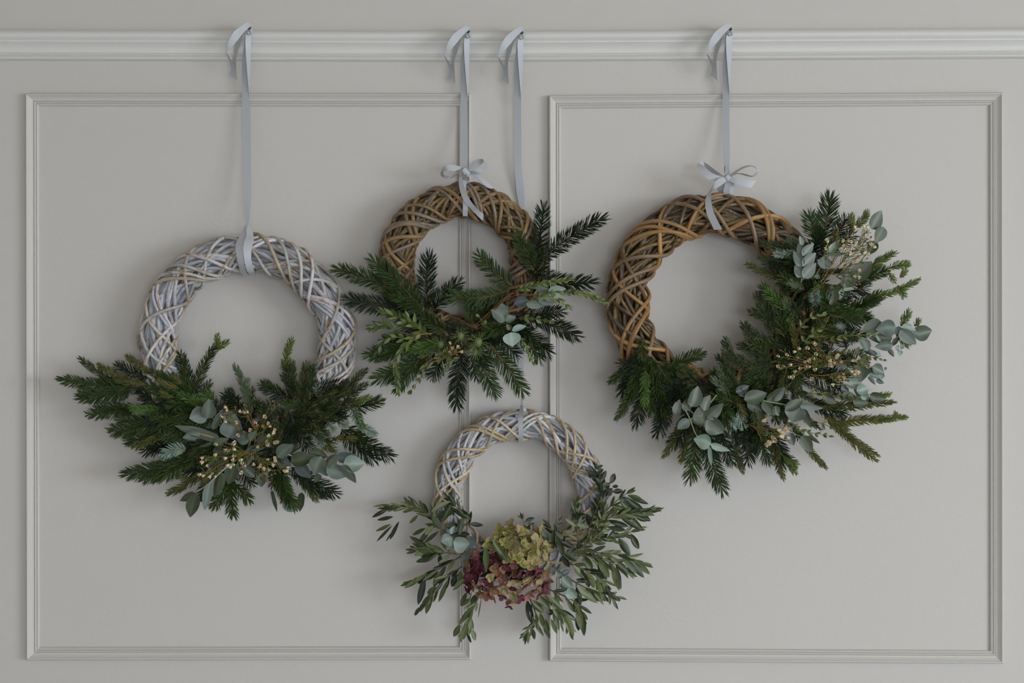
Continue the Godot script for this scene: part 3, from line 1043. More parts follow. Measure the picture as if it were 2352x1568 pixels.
func floret_shape(tone: int, form: int) -> ArrayMesh:
	var key := "floret%d_%d" % [tone, form]
	if shapes.has(key):
		return shapes[key]
	var body := [lin(150, 146, 82), lin(160, 150, 100), lin(104, 44, 60), lin(140, 78, 82), lin(132, 100, 64)][tone] as Color
	var edge := [lin(164, 150, 94), lin(172, 132, 108), lin(86, 34, 50), lin(160, 112, 104), lin(138, 78, 68)][tone] as Color
	var heart := [lin(130, 138, 70), lin(146, 150, 90), lin(128, 80, 66), lin(152, 140, 92), lin(130, 122, 68)][tone] as Color
	var g := Geo.new()
	var local := RandomNumberGenerator.new()
	local.seed = 50 + tone * 7 + form
	for p in 4:
		var a0 := TAU * p / 4.0 + local.randf_range(-0.18, 0.18)
		var lift := local.randf_range(0.0, 1.1)
		var size := local.randf_range(0.75, 1.2)
		var fold := local.randf_range(0.2, 1.1)
		var first := g.v.size()
		for j in 7:
			var t := j / 6.0
			var wd: float = pow(sin(PI * pow(lerpf(0.05, 0.985, t), 0.95)), 0.6) * 0.50 + 0.02
			for i in 7:
				var u := (i / 6.0 - 0.5) * 2.0
				var x := u * wd * size
				var y := t * size
				var z: float = lift * t * t * 0.7 + fold * abs(u) * wd * 0.55 + 0.05 * sin(u * 6.0 + t * 7.0 + p)
				var q := Vector3(y * cos(a0) - x * sin(a0), y * sin(a0) + x * cos(a0), z)
				var vein := 0.07 * sin((t * 1.5 + abs(u)) * 16.0)
				var c := heart.lerp(body, smoothstep(0.0, 0.45, t)).lerp(edge, smoothstep(0.55, 1.0, max(abs(u) * 0.9, t)))
				g.add(q, Vector3(0, 0, 1), Color(c.r * (1 + vein), c.g * (1 + vein), c.b * (1 + vein)), Vector2(i / 6.0, t))
		for j in 6:
			for i in 6:
				var q := first + j * 7 + i
				g.quad(q, q + 1, q + 8, q + 7)
	var acc := PackedVector3Array()
	acc.resize(g.v.size())
	for t in range(0, g.i.size(), 3):
		var fn := (g.v[g.i[t + 2]] - g.v[g.i[t]]).cross(g.v[g.i[t + 1]] - g.v[g.i[t]])
		for e in 3:
			acc[g.i[t + e]] += fn
	var flip := acc[g.v.size() - 4].z < 0
	for q in acc.size():
		g.n[q] = acc[q].normalized() * (-1.0 if flip else 1.0)
	if flip:
		for t in range(0, g.i.size(), 3):
			var k := g.i[t + 1]
			g.i[t + 1] = g.i[t + 2]
			g.i[t + 2] = k
	# the small eye in the middle
	for j in 5:
		for i in 9:
			var a := TAU * i / 8.0
			var b := PI * j / 4.0 - PI / 2
			var d := Vector3(cos(a) * cos(b), sin(a) * cos(b), sin(b))
			g.add(d * 0.11 + Vector3(0, 0, 0.08), d, heart.darkened(0.25))
	var s := g.v.size() - 45
	for j in 4:
		for i in 8:
			var q := s + j * 9 + i
			g.quad(q, q + 9, q + 10, q + 1)
	shapes[key] = g.commit()
	return shapes[key]

# ------------------------------------------------------------------ large whitewashed wreath
func wreath_white_large():
	var w = thing("wreath", W(568, 787, 0.0), "large whitewashed willow wreath with fir, eucalyptus and cream waxflowers along its bottom", "wreath", "hanging wreaths")
	willow_ring(w, 568, 787, 207, 47, 0.052, white_style())
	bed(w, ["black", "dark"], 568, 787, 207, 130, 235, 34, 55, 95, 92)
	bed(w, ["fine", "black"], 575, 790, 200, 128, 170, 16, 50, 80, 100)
	# fir on the left side
	crop(120, 760, 4.2375)
	for q in [[1500, 820, 60], [1480, 900, 62], [1440, 700, 60], [1420, 980, 60]]:
		fir(w, "dark", q[0], q[1], q[2], q[0] - 520 + rng.randf_range(-60, 60), q[1] - 40 + rng.randf_range(-120, 120), 70, 0.05)
	fir(w, "dark", 760, 530, 66, 55, 468, 62, 0.03)
	fir(w, "black", 900, 560, 60, 440, 490, 58, 0.02, 0.8)
	fir(w, "fine", 700, 520, 62, 245, 255, 60, 0.04)
	fir(w, "olive", 760, 480, 72, 430, 315, 68, 0.02)
	fir(w, "dark", 760, 560, 68, 240, 650, 66, 0.06, 1.1)
	fir(w, "dark", 700, 560, 74, 250, 610, 74, 0.05)
	fir(w, "black", 760, 590, 60, 520, 640, 58, 0.0, 0.8)
	fir(w, "dark", 820, 730, 68, 330, 815, 64, 0.04, 1.0)
	fir(w, "dark", 800, 790, 62, 420, 740, 62, -0.04)
	fir(w, "olive", 1020, 440, 78, 715, 232, 72, 0.03)
	fir(w, "black", 930, 460, 66, 615, 325, 64, 0.04, 0.8)
	fir(w, "olive", 900, 520, 88, 600, 470, 80, 0.0)
	fir(w, "dark", 1000, 880, 82, 565, 975, 74, 0.06, 1.25)
	fir(w, "dark", 960, 860, 76, 640, 860, 72, 0.05, 1.1)
	fir(w, "dark", 1120, 930, 78, 720, 1085, 70, 0.06, 1.1)
	fir(w, "olive", 1060, 980, 84, 770, 1150, 76, 0.05)
	fir(w, "bright", 1060, 770, 98, 750, 742, 94, 0.04)
	fir(w, "dark", 1340, 1180, 84, 700, 1400, 74, 0.07, 1.3)
	fir(w, "dark", 1320, 1250, 86, 960, 1430, 78, 0.06, 1.3)
	fir(w, "wide", 1200, 1300, 78, 850, 1450, 70, 0.05, 0.8)
	fir(w, "pale", 1300, 1140, 104, 1060, 1200, 122, -0.08, 1.15)
	fir(w, "black", 1180, 1080, 66, 870, 1170, 62, 0.05, 0.9)
	fir(w, "black", 1390, 600, 66, 1232, 205, 60, 0.02, 0.8)
	fir(w, "fine", 1330, 560, 72, 1270, 220, 66, 0.0)
	fir(w, "fine", 1390, 600, 70, 1620, 100, 62, 0.05, 1.25)
	fir(w, "tipped", 1600, 180, 62, 1720, 95, 60, 0.03, 0.9)
	fir(w, "tipped", 1610, 160, 64, 1605, 20, 62, 0.0, 0.8)
	fir(w, "fine", 1440, 640, 80, 1545, 480, 76, 0.0)
	fir(w, "bright", 1560, 640, 90, 1420, 640, 98, 0.0, 0.9)
	fir(w, "bright", 1600, 700, 88, 1500, 570, 94, 0.0, 0.9)
	for q in [[1380, 640, 1000, 400, 0.04], [1400, 660, 1130, 430, 0.02], [1420, 700, 900, 520, 0.05], [1400, 720, 1010, 640, 0.04], [1350, 620, 1060, 560, 0.0], [1440, 660, 1240, 470, 0.0], [1500, 780, 1180, 720, 0.06], [1500, 850, 1080, 860, 0.05], [1450, 820, 980, 760, 0.04]]:
		fir(w, "dark", q[0], q[1], rng.randf_range(82, 100), q[2], q[3], rng.randf_range(78, 96), q[4])
	for q in [[1480, 720, 1200, 600], [1300, 900, 960, 830], [1420, 900, 1130, 960], [1380, 1000, 1040, 1040], [1420, 800, 1210, 800], [1520, 760, 1340, 640]]:
		fir(w, "dark" if q[0] % 40 else "bright", q[0], q[1], 96, q[2], q[3], 106, 0.03, 0.9)
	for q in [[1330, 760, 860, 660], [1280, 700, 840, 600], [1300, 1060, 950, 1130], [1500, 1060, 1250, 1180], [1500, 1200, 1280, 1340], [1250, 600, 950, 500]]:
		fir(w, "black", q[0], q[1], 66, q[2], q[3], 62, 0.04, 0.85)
	for q in [[1230, 560, 1000, 460], [1180, 640, 1040, 590], [1260, 520, 1160, 420]]:
		fir(w, "olive", q[0], q[1], 104, q[2], q[3], 102, 0.03, 0.8)
	# fir in the middle
	crop(380, 880, 4.9)
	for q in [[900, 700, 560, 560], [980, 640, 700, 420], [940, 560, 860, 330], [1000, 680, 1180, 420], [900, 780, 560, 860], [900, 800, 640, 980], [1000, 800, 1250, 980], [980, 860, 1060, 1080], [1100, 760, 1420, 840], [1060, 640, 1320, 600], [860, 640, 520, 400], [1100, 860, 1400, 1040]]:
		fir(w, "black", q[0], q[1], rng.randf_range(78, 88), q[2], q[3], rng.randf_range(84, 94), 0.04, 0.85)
	fir(w, "black", 480, 960, 60, 200, 980, 58, 0.04, 0.9)
	fir(w, "olive", 450, 1000, 76, 8, 1255, 66, 0.03, 1.1)
	fir(w, "olive", 300, 1090, 72, 100, 1040, 68, 0.0, 0.9)
	fir(w, "black", 860, 300, 66, 655, 100, 60, 0.02, 0.8)
	fir(w, "dark", 800, 250, 66, 700, 60, 60, 0.0, 0.8)
	fir(w, "grey", 960, 360, 84, 770, -230, 70, -0.05, 1.1)
	fir(w, "grey", 900, 120, 78, 930, -60, 72, 0.0)
	fir(w, "fine", 950, 260, 80, 980, 40, 70, 0.0)
	fir(w, "black", 950, 380, 76, 1080, 230, 70, 0.0, 0.7)
	fir(w, "black", 1000, 420, 66, 820, 270, 70, 0.0, 0.8)
	fir(w, "dark", 740, 980, 70, 765, 1520, 60, -0.03, 1.1)
	fir(w, "dark", 740, 1150, 66, 520, 1400, 58, -0.03, 1.1)
	fir(w, "dark", 780, 1140, 66, 965, 1340, 58, 0.04, 1.0)
	fir(w, "black", 850, 960, 66, 985, 1160, 60, 0.0, 0.8)
	fir(w, "black", 740, 960, 62, 680, 1200, 58, 0.0, 0.8)
	fir(w, "dark", 470, 1080, 66, 365, 1320, 58, 0.0, 0.8)
	fir(w, "olive", 480, 1040, 100, 420, 1180, 94, 0.0, 0.7)
	# fir on the right side
	crop(560, 760, 3.647)
	fir(w, "dark", 410, 560, 74, 340, 250, 66, -0.05, 0.9)
	fir(w, "tipped", 345, 320, 70, 405, 45, 62, 0.04, 1.0)
	fir(w, "fine", 440, 520, 76, 310, 350, 72, 0.0)
	fir(w, "fine", 440, 560, 82, 400, 240, 76, 0.02, 1.1)
	fir(w, "fine", 490, 540, 80, 530, 250, 72, 0.02, 1.2)
	fir(w, "fine", 540, 520, 84, 590, 285, 76, 0.02, 1.15)
	fir(w, "black", 420, 560, 66, 130, 442, 60, 0.06, 0.8)
	fir(w, "dark", 300, 490, 68, 150, 430, 64, 0.04, 0.8)
	fir(w, "pale", 640, 540, 92, 600, 450, 116, 0.0, 0.8)
	fir(w, "black", 500, 720, 70, 270, 800, 64, 0.03, 0.75)
	fir(w, "black", 480, 680, 66, 370, 600, 60, 0.0, 0.7)
	for q in [[640, 600, 740, 405], [680, 560, 640, 420], [800, 560, 1040, 305], [840, 600, 1045, 430], [760, 600, 860, 390], [700, 620, 800, 470], [880, 560, 940, 380]]:
		fir(w, "fine", q[0], q[1], 76, q[2], q[3], 68, 0.03, 1.0)
	fir(w, "fine", 900, 640, 70, 1165, 580, 60, -0.05, 1.5)
	fir(w, "tipped", 860, 600, 78, 1080, 545, 70, -0.03, 0.9)
	fir(w, "pale", 900, 620, 96, 985, 800, 104, -0.05, 0.8)
	fir(w, "bright", 940, 640, 98, 1000, 830, 104, -0.04, 0.8)
	fir(w, "pale", 960, 780, 84, 1125, 875, 82, 0.0, 0.8)
	fir(w, "black", 820, 820, 70, 1110, 1090, 60, -0.04, 1.0)
	fir(w, "black", 900, 860, 66, 1240, 1060, 58, -0.03, 1.0)
	fir(w, "dark", 880, 800, 72, 1060, 960, 66, 0.0, 0.9)
	fir(w, "olive", 740, 900, 88, 950, 900, 84, 0.0, 0.9)
	fir(w, "pale", 700, 760, 102, 770, 840, 112, 0.0, 0.8)
	fir(w, "pale", 790, 770, 100, 880, 790, 106, 0.0, 0.7)
	fir(w, "pale", 590, 860, 94, 680, 960, 100, 0.0, 0.75)
	fir(w, "dark", 600, 880, 92, 760, 950, 94, 0.0, 0.9)
	fir(w, "olive", 640, 960, 94, 780, 1000, 92, 0.0, 0.9)
	for q in [[360, 860, 610, 780], [330, 840, 540, 710], [360, 900, 480, 800]]:
		fir(w, "olive", q[0], q[1], 96, q[2], q[3], 96, 0.03, 0.9)
	for q in [[400, 780, 600, 560], [440, 800, 680, 640], [480, 760, 780, 560], [520, 820, 820, 660], [560, 840, 900, 700], [620, 780, 900, 600], [560, 720, 740, 700], [500, 640, 620, 520], [700, 700, 860, 720], [600, 640, 720, 580]]:
		fir(w, "black" if q[0] % 80 else "fine", q[0], q[1], rng.randf_range(78, 96), q[2], q[3], rng.randf_range(76, 94), rng.randf_range(-0.05, 0.06), 0.75)
	for q in [[480, 700, 640, 660], [560, 640, 700, 560], [700, 640, 830, 600], [620, 720, 800, 740], [760, 560, 880, 500], [820, 640, 960, 580]]:
		fir(w, "fine", q[0], q[1], 100, q[2], q[3], 104, rng.randf_range(-0.05, 0.06), 1.0)
	fir(w, "black", 400, 1140, 72, 785, 1370, 60, -0.03, 1.0)
	fir(w, "dark", 440, 1180, 66, 700, 1400, 58, -0.02, 0.9)
	fir(w, "olive", 470, 1240, 66, 625, 1440, 58, 0.0, 0.9)
	fir(w, "dark", 250, 1130, 82, 430, 1480, 70, -0.03, 1.25)
	fir(w, "dark", 300, 1150, 78, 370, 1440, 68, 0.0, 1.1)
	fir(w, "black", 280, 1130, 72, 240, 1320, 64, 0.0, 0.7)
	# eucalyptus left of the middle
	crop(380, 880, 4.9)
	var pale_stem := lin(150, 150, 132)
	var e = stem(w, "eucalyptus_sprig", [[760, 640, 96], [640, 500, 104], [560, 420, 108], [470, 330, 112], [350, 260, 118]], 1.5, 0.9, pale_stem)
	e.remove_meta("line")
	leaf(e, "gum", 0, 465, 325, 112, 268, 395, 118, 195, -14, 0)
	leaf(e, "gum", 1, 462, 400, 114, 490, 178, 122, 165, 20, 1)
	leaf(e, "gum", 1, 530, 518, 112, 640, 285, 116, 100, 40, 3)
	leaf(e, "gum", 2, 440, 420, 98, 545, 500, 98, 110, 0, 0)
	leaf(e, "gum", 0, 700, 615, 110, 780, 348, 116, 240, 8, 1)
	leaf(e, "gum", 4, 800, 640, 104, 775, 520, 104, 120, 30, 0)
	e = stem(w, "eucalyptus_sprig", [[740, 690, 98], [620, 640, 108], [480, 590, 112], [280, 545, 112], [165, 520, 110]], 1.4, 0.9, lin(170, 140, 92))
	e.remove_meta("line")
	leaf(e, "gum", 1, 620, 640, 112, 102, 482, 114, 130, 35, 3)
	leaf(e, "gum", 0, 392, 560, 118, 192, 618, 116, 105, -20, 1)
	leaf(e, "gum", 1, 545, 640, 118, 375, 720, 112, 55, 50, 2)
	leaf(e, "gum", 1, 535, 690, 116, 712, 620, 118, 90, -15, 1)
	leaf(e, "gum", 2, 535, 755, 106, 730, 790, 108, 110, 0, 0)
	e = stem(w, "eucalyptus_sprig", [[900, 780, 96], [930, 720, 106], [950, 640, 112], [860, 560, 114]], 1.4, 0.8, lin(120, 122, 108))
	e.remove_meta("line")
	leaf(e, "gum", 4, 950, 645, 116, 772, 555, 116, 150, -10, 1)
	leaf(e, "gum", 1, 950, 650, 116, 1025, 528, 122, 100, 35, 2)
	leaf(e, "gum", 2, 1030, 685, 104, 1178, 580, 104, 125, 0, 0)
	leaf(e, "gum", 1, 890, 785, 108, 1020, 680, 112, 75, 45, 3)
	leaf(e, "gum", 1, 960, 755, 110, 1110, 730, 112, 45, 40, 0)
	e = stem(w, "eucalyptus_sprig", [[800, 860, 96], [700, 932, 106], [600, 1020, 108], [490, 1125, 104], [340, 1232, 96]], 1.5, 0.9, lin(176, 178, 166))
	e.remove_meta("line")
	leaf(e, "gum", 2, 720, 870, 102, 490, 920, 102, 110, 10, 0)
	leaf(e, "gum", 2, 780, 925, 108, 702, 1135, 106, 165, 12, 0)
	leaf(e, "gum", 1, 888, 930, 104, 1005, 1055, 104, 115, -10, 1)
	leaf(e, "gum", 2, 1085, 1010, 96, 1080, 1168, 94, 110, 0, 0)
	leaf(e, "gum", 2, 630, 1000, 106, 550, 1285, 100, 125, 15, 2)
	leaf(e, "gum", 0, 495, 1120, 112, 440, 1432, 104, 105, -15, 0)
	leaf(e, "gum", 2, 600, 985, 94, 388, 1145, 92, 100, 0, 0)
	leaf(e, "gum", 2, 340, 1240, 96, 162, 1322, 90, 90, 15, 0)
	leaf(e, "gum", 2, 350, 1245, 100, 275, 1512, 92, 145, -8, 1)
	leaf(e, "gum", 2, 365, 1320, 88, 330, 1405, 84, 90, 60, 3)
	# eucalyptus on the right
	crop(560, 760, 3.647)
	e = stem(w, "eucalyptus_sprig", [[120, 960, 96], [300, 1000, 104], [420, 1050, 110], [560, 1070, 112], [720, 1120, 114], [930, 1125, 116]], 1.7, 0.8, lin(172, 172, 154))
	e.remove_meta("line")
	leaf(e, "gum", 2, 308, 965, 102, 485, 965, 102, 115, -12, 1)
	leaf(e, "gum", 4, 300, 1000, 104, 215, 955, 104, 80, 0, 0)
	leaf(e, "gum", 1, 285, 1060, 112, 415, 945, 118, 120, 20, 2)
	leaf(e, "gum", 2, 392, 1090, 114, 605, 1045, 116, 125, -18, 1)
	leaf(e, "gum", 4, 270, 1060, 104, 400, 1125, 106, 90, 0, 0)
	leaf(e, "gum", 4, 440, 1100, 110, 565, 1230, 108, 125, 25, 0)
	leaf(e, "gum", 1, 650, 1050, 118, 590, 1205, 116, 140, -10, 1)
	leaf(e, "gum", 2, 650, 1090, 108, 700, 1215, 104, 110, 0, 0)
	leaf(e, "gum", 2, 550, 1015, 104, 705, 1055, 104, 85, 0, 2)
	leaf(e, "gum", 1, 690, 1140, 120, 790, 1030, 122, 100, -25, 2)
	leaf(e, "gum", 4, 775, 1060, 106, 970, 1060, 104, 95, 0, 0)
	leaf(e, "gum", 3, 835, 1110, 116, 1015, 1105, 112, 140, -12, 1)
	leaf(e, "gum", 0, 690, 1130, 112, 890, 1205, 110, 130, 10, 1)
	leaf(e, "gum", 1, 828, 1115, 124, 945, 1268, 112, 95, 30, 3)
	leaf(e, "gum", 2, 640, 1200, 100, 590, 1268, 98, 60, 0, 0)
	e = stem(w, "eucalyptus_sprig", [[300, 1180, 76], [360, 1300, 70], [400, 1420, 62]], 1.2, 0.8, lin(120, 118, 100))
	e.remove_meta("line")
	leaf(e, "gum", 3, 320, 1440, 54, 490, 1480, 54, 100, 0, 1)
	leaf(e, "gum", 2, 235, 1330, 60, 282, 1515, 56, 45, 30, 3)
	leaf(e, "gum", 2, 490, 1350, 60, 472, 1512, 54, 70, 20, 3)
	# waxflowers
	crop(380, 880, 4.9)
	waxflower(w, [[960, 700, 104], [860, 560, 116], [780, 440, 118], [690, 300, 112]], [[700, 280], [700, 322], [640, 385], [672, 395], [695, 440], [800, 465], [830, 600], [940, 545]], 120, [[790, 280], [885, 555]])
	waxflower(w, [[1000, 740, 104], [1010, 580, 114], [990, 440, 114], [920, 300, 108]], [[862, 332], [900, 338], [932, 340], [1030, 450], [1020, 490], [1105, 500], [1130, 390], [1145, 470], [1157, 492]], 118, [[880, 255], [1270, 240], [1200, 215]])
	waxflower(w, [[960, 760, 106], [1060, 700, 118], [1150, 640, 118], [1240, 560, 112]], [[1200, 577], [1216, 550], [1140, 602], [1222, 662], [1243, 656], [1130, 690], [1147, 706], [1020, 722], [1125, 672]], 120)
	waxflower(w, [[980, 790, 106], [820, 770, 120], [700, 720, 122], [590, 690, 118]], [[590, 697], [785, 685], [700, 740], [735, 748], [795, 752], [585, 788], [790, 815], [770, 840], [700, 832], [780, 700]], 124)
	waxflower(w, [[980, 780, 106], [760, 830, 118], [600, 820, 118], [430, 850, 112]], [[437, 826], [440, 876], [476, 906], [486, 850], [432, 868], [870, 850], [880, 890], [910, 915], [720, 905], [742, 916], [785, 915], [855, 980]], 120)
	waxflower(w, [[700, 880, 108], [600, 920, 116], [500, 980, 114], [400, 1010, 108]], [[405, 1016], [450, 1032], [515, 1026], [547, 1005], [580, 1032]], 116)
	waxflower(w, [[1000, 780, 106], [1060, 860, 120], [1130, 900, 120], [1230, 920, 114]], [[1065, 905], [1130, 860], [1100, 942], [1155, 946], [1185, 890], [1222, 858], [1232, 882], [990, 890], [1060, 915], [1190, 905]], 122, [[1065, 1015], [1085, 1005], [1195, 1015], [1225, 1010], [1130, 1095], [1152, 1096]])
	waxflower(w, [[1160, 900, 108], [1250, 910, 112], [1340, 950, 106]], [[1320, 980], [1342, 976], [1355, 945]], 108)

# ------------------------------------------------------------------ smaller brown wreath
func brown_style():
	return {"cane": 4.6, "core": 34, "mid": 16, "outer": [6, 5], "turns": [5.0, -5.0], "phase": [0.9, 0.3], "wrap_width": 1.0,
		"tones": [lin(104, 84, 54), lin(122, 98, 62), lin(92, 82, 66), lin(80, 63, 42)], "wraps": [lin(164, 132, 84), lin(142, 114, 74), lin(126, 112, 98)],
		"worn": lin(150, 120, 84), "share": [0.12, 0.14, 0.2]}

func wreath_brown_small():
	var w = thing("wreath", W(1061, 612, 0.0), "smaller brown willow wreath with spread fir sprigs, thistles and light green leaves", "wreath", "hanging wreaths")
	willow_ring(w, 1061, 612, 152, 43, 0.052, brown_style())
	# fir of the right side, from its upper fork
	crop(740, 360, 3.5636)
	fir(w, "black", 1730, 900, 86, 1815, 385, 84, -0.02, 0.95)
	fir(w, "black", 1760, 850, 92, 2315, 490, 100, 0.02, 1.0)
	fir(w, "black", 1710, 930, 90, 2235, 1035, 92, -0.10, 1.05)
	fir(w, "wide", 1730, 930, 96, 1580, 610, 100, 0.02, 0.8)
	fir(w, "wide", 1740, 900, 94, 1640, 700, 104, 0.0, 0.75)
	fir(w, "black", 1780, 950, 80, 1620, 820, 92, 0.0, 0.7)
	fir(w, "black", 1700, 980, 90, 1840, 860, 94, 0.0, 0.7)
	crop(740, 560, 3.4588)
	fir(w, "wide", 740, 480, 96, 90, 190, 100, -0.05, 0.95)
	fir(w, "wide", 780, 510, 104, 385, 115, 104, -0.03, 1.0)
	fir(w, "black", 640, 470, 88, 185, 435, 84, 0.07, 1.05)
	fir(w, "dark", 800, 540, 96, 560, 400, 106, 0.0, 1.2)
	fir(w, "black", 700, 500, 86, 520, 520, 90, 0.0, 0.8)
	fir(w, "black", 830, 520, 88, 850, 75, 86, 0.02, 1.05)
	fir(w, "black", 870, 540, 84, 1100, 290, 80, 0.05, 0.95)
	fir(w, "wide", 1480, 365, 92, 960, 410, 96, 0.09, 0.95)
	fir(w, "wide", 1510, 330, 90, 1225, 75, 96, 0.05, 0.95)
	fir(w, "wide", 1200, 640, 90, 1170, 400, 88, 0.02, 0.85)
	fir(w, "black", 1180, 620, 84, 1440, 430, 82, 0.03, 0.95)
	fir(w, "dark", 1220, 600, 88, 1420, 520, 90, 0.0, 1.0)
	fir(w, "black", 1640, 590, 84, 1925, 530, 82, 0.03, 0.9)
	fir(w, "black", 1680, 590, 86, 2045, 745, 84, 0.03, 1.0)
	fir(w, "black", 1480, 640, 88, 1815, 870, 86, 0.04, 1.1)
	fir(w, "wide", 1560, 700, 90, 1750, 930, 86, 0.02, 0.9)
	fir(w, "black", 1420, 760, 86, 1560, 900, 84, 0.0, 0.9)
	fir(w, "wide", 1330, 800, 92, 1610, 1190, 84, 0.02, 1.0)
	fir(w, "wide", 1240, 840, 90, 1380, 1205, 82, -0.03, 1.0)
	fir(w, "black", 1180, 880, 86, 1230, 1080, 80, 0.0, 0.8)
	fir(w, "black", 1120, 850, 86, 1065, 1310, 78, -0.03, 1.05)
	fir(w, "wide", 880, 760, 98, 350, 885, 94, 0.03, 1.0)
	fir(w, "dark", 760, 790, 96, 400, 900, 92, 0.0, 1.2)
	fir(w, "wide", 900, 850, 92, 410, 1085, 86, 0.03, 1.05)
	fir(w, "wide", 800, 880, 94, 580, 1170, 88, 0.0, 0.9)
	fir(w, "black", 720, 740, 84, 470, 780, 80, 0.0, 0.85)
	fir(w, "black", 980, 880, 88, 860, 1070, 82, 0.0, 0.95)
	fir(w, "dark", 980, 700, 98, 790, 560, 104, 0.0, 1.25)
	fir(w, "bright", 940, 780, 104, 690, 840, 112, 0.03, 1.15)
	fir(w, "dark", 1500, 650, 98, 1290, 690, 108, 0.0, 1.2)
	fir(w, "dark", 1260, 720, 94, 1520, 620, 104, 0.04, 1.2)
	for q in [[1200, 760, 1420, 800], [1180, 740, 980, 640], [1150, 800, 860, 800], [1200, 740, 1360, 660], [1240, 760, 1500, 720], [1100, 780, 1000, 920], [1220, 800, 1330, 960], [1420, 700, 1620, 640], [940, 700, 820, 640], [900, 620, 700, 560], [860, 700, 640, 640], [1460, 620, 1640, 740], [1540, 560, 1700, 640]]:
		fir(w, "black", q[0], q[1], rng.randf_range(80, 92), q[2], q[3], rng.randf_range(84, 96), rng.randf_range(-0.04, 0.04), 0.85)
	# grey eucalyptus
	var orange := lin(112, 76, 42)
	var e = stem(w, "eucalyptus_sprig", [[1240, 650, 100], [1370, 530, 110], [1500, 400, 112], [1640, 410, 112], [1800, 390, 112]], 0.9, 0.6, orange)
	e.remove_meta("line")
	leaf(e, "gum", 3, 1795, 395, 112, 1935, 355, 110, 98, 15, 0)
	leaf(e, "gum", 0, 1800, 360, 106, 1688, 345, 104, 92, -10, 1)
	leaf(e, "gum", 0, 1715, 430, 112, 1870, 455, 108, 100, -8, 0)
	leaf(e, "gum", 4, 1640, 450, 108, 1518, 480, 104, 85, 0, 1)
	leaf(e, "gum", 0, 1620, 475, 112, 1762, 490, 110, 64, 20, 0)
	e = stem(w, "eucalyptus_sprig", [[1230, 680, 100], [1350, 620, 108], [1480, 640, 112], [1505, 700, 114]], 0.9, 0.6, orange)
	e.remove_meta("line")
	leaf(e, "gum", 0, 1460, 610, 114, 1345, 520, 112, 128, 18, 1)
	leaf(e, "gum", 0, 1440, 560, 108, 1430, 470, 104, 80, 0, 0)
	leaf(e, "gum", 0, 1455, 612, 116, 1538, 580, 116, 66, -25, 1)
	leaf(e, "gum", 3, 1508, 690, 116, 1622, 650, 112, 58, 30, 2)
	leaf(e, "gum", 1, 1500, 680, 112, 1462, 640, 112, 44, 0, 0)
	leaf(e, "gum", 3, 1500, 702, 118, 1512, 815, 114, 140, -10, 0)
	# light green sprigs, right
	leafy(w, "leafy_sprig", "spear", [0, 2, 0], [[1200, 660, 100], [1450, 430, 112], [1600, 350, 112], [1800, 305, 108], [1975, 278, 104]], 17, 6, 12, 42, true, orange, 0.75, 0.4, 0.42)
	leafy(w, "leafy_sprig", "spear", [0, 2, 1], [[1250, 620, 104], [1500, 420, 116], [1720, 400, 116], [1900, 375, 110], [2060, 395, 104], [2180, 430, 98], [2250, 470, 94]], 16, 6.5, 13, 45, true, orange, 0.75, 0.4, 0.3)
	leafy(w, "leafy_sprig", "spear", [2, 0], [[1740, 430, 118], [1840, 430, 116], [1900, 460, 112], [1960, 500, 106]], 17, 6, 12, 50, true, lin(150, 140, 80), 0.9, 0.4)
	leafy(w, "leafy_sprig", "spear", [4, 1], [[1560, 590, 108], [1660, 590, 108], [1800, 612, 104]], 16, 9, 13, 40, true, lin(120, 110, 60), 0.9, 0.4)
	leafy(w, "leafy_sprig", "spear", [2, 0], [[1560, 740, 104], [1620, 820, 102], [1670, 930, 96]], 16, 6, 12, 40, true, lin(130, 124, 66), 0.9, 0.4)
	leafy(w, "leafy_sprig", "spear", [2], [[1300, 640, 106], [1245, 580, 106]], 12, 8, 14, 40, true, lin(130, 124, 66), 0.8, 0.4)
	# light green sprigs, left
	leafy(w, "leafy_sprig", "spear", [0, 4, 2], [[860, 720, 104], [780, 680, 114], [690, 600, 122]], 29, 10, 12, 55, true, lin(120, 110, 60), 1.1, 0.6, 0.3)
	leafy(w, "leafy_sprig", "spear", [0, 1, 4], [[820, 700, 102], [700, 640, 112], [600, 580, 112], [500, 545, 106]], 28, 10, 16, 45, true, lin(120, 110, 60), 1.1, 0.6, 0.3)
	leafy(w, "leafy_sprig", "spear", [0, 4, 1], [[760, 730, 104], [620, 700, 112], [500, 640, 112], [400, 660, 102]], 26, 9.5, 15, 45, true, lin(120, 110, 60), 1.1, 0.6, 0.3)
	leafy(w, "leafy_sprig", "spear", [0, 2, 1], [[870, 710, 106], [750, 730, 118], [650, 820, 118], [590, 940, 112], [595, 1060, 104], [605, 1150, 98]], 25, 9, 17, 32, true, lin(140, 110, 62), 1.1, 0.6, 0.15)
	leafy(w, "leafy_sprig", "spear", [0, 4, 1], [[720, 770, 108], [600, 740, 114], [500, 760, 112], [440, 850, 104]], 24, 9, 16, 38, true, lin(120, 110, 60), 1.1, 0.6, 0.2)
	leafy(w, "leafy_sprig", "spear", [1, 0, 3], [[1080, 860, 104], [960, 910, 112], [830, 960, 110], [780, 1060, 102], [710, 1160, 96]], 18, 6.5, 19, 36, true, lin(160, 92, 46), 1.1, 0.5, 0.15)
	leafy(w, "leafy_sprig", "spear", [1, 0], [[1090, 900, 108], [1010, 940, 112], [960, 1020, 108]], 16, 6, 13, 36, true, lin(130, 110, 62), 0.9, 0.5, 0.1)
	leafy(w, "leafy_sprig", "spear", [1, 3], [[1000, 860, 108], [880, 860, 112], [790, 890, 108]], 16, 5.5, 12, 34, true, lin(150, 110, 62), 0.9, 0.5, 0.1)
	# thistles and gold buds
	thistle(w, 1100, 730, 116, 27)
	thistle(w, 1240, 780, 118, 30)
	thistle(w, 940, 800, 112, 24)
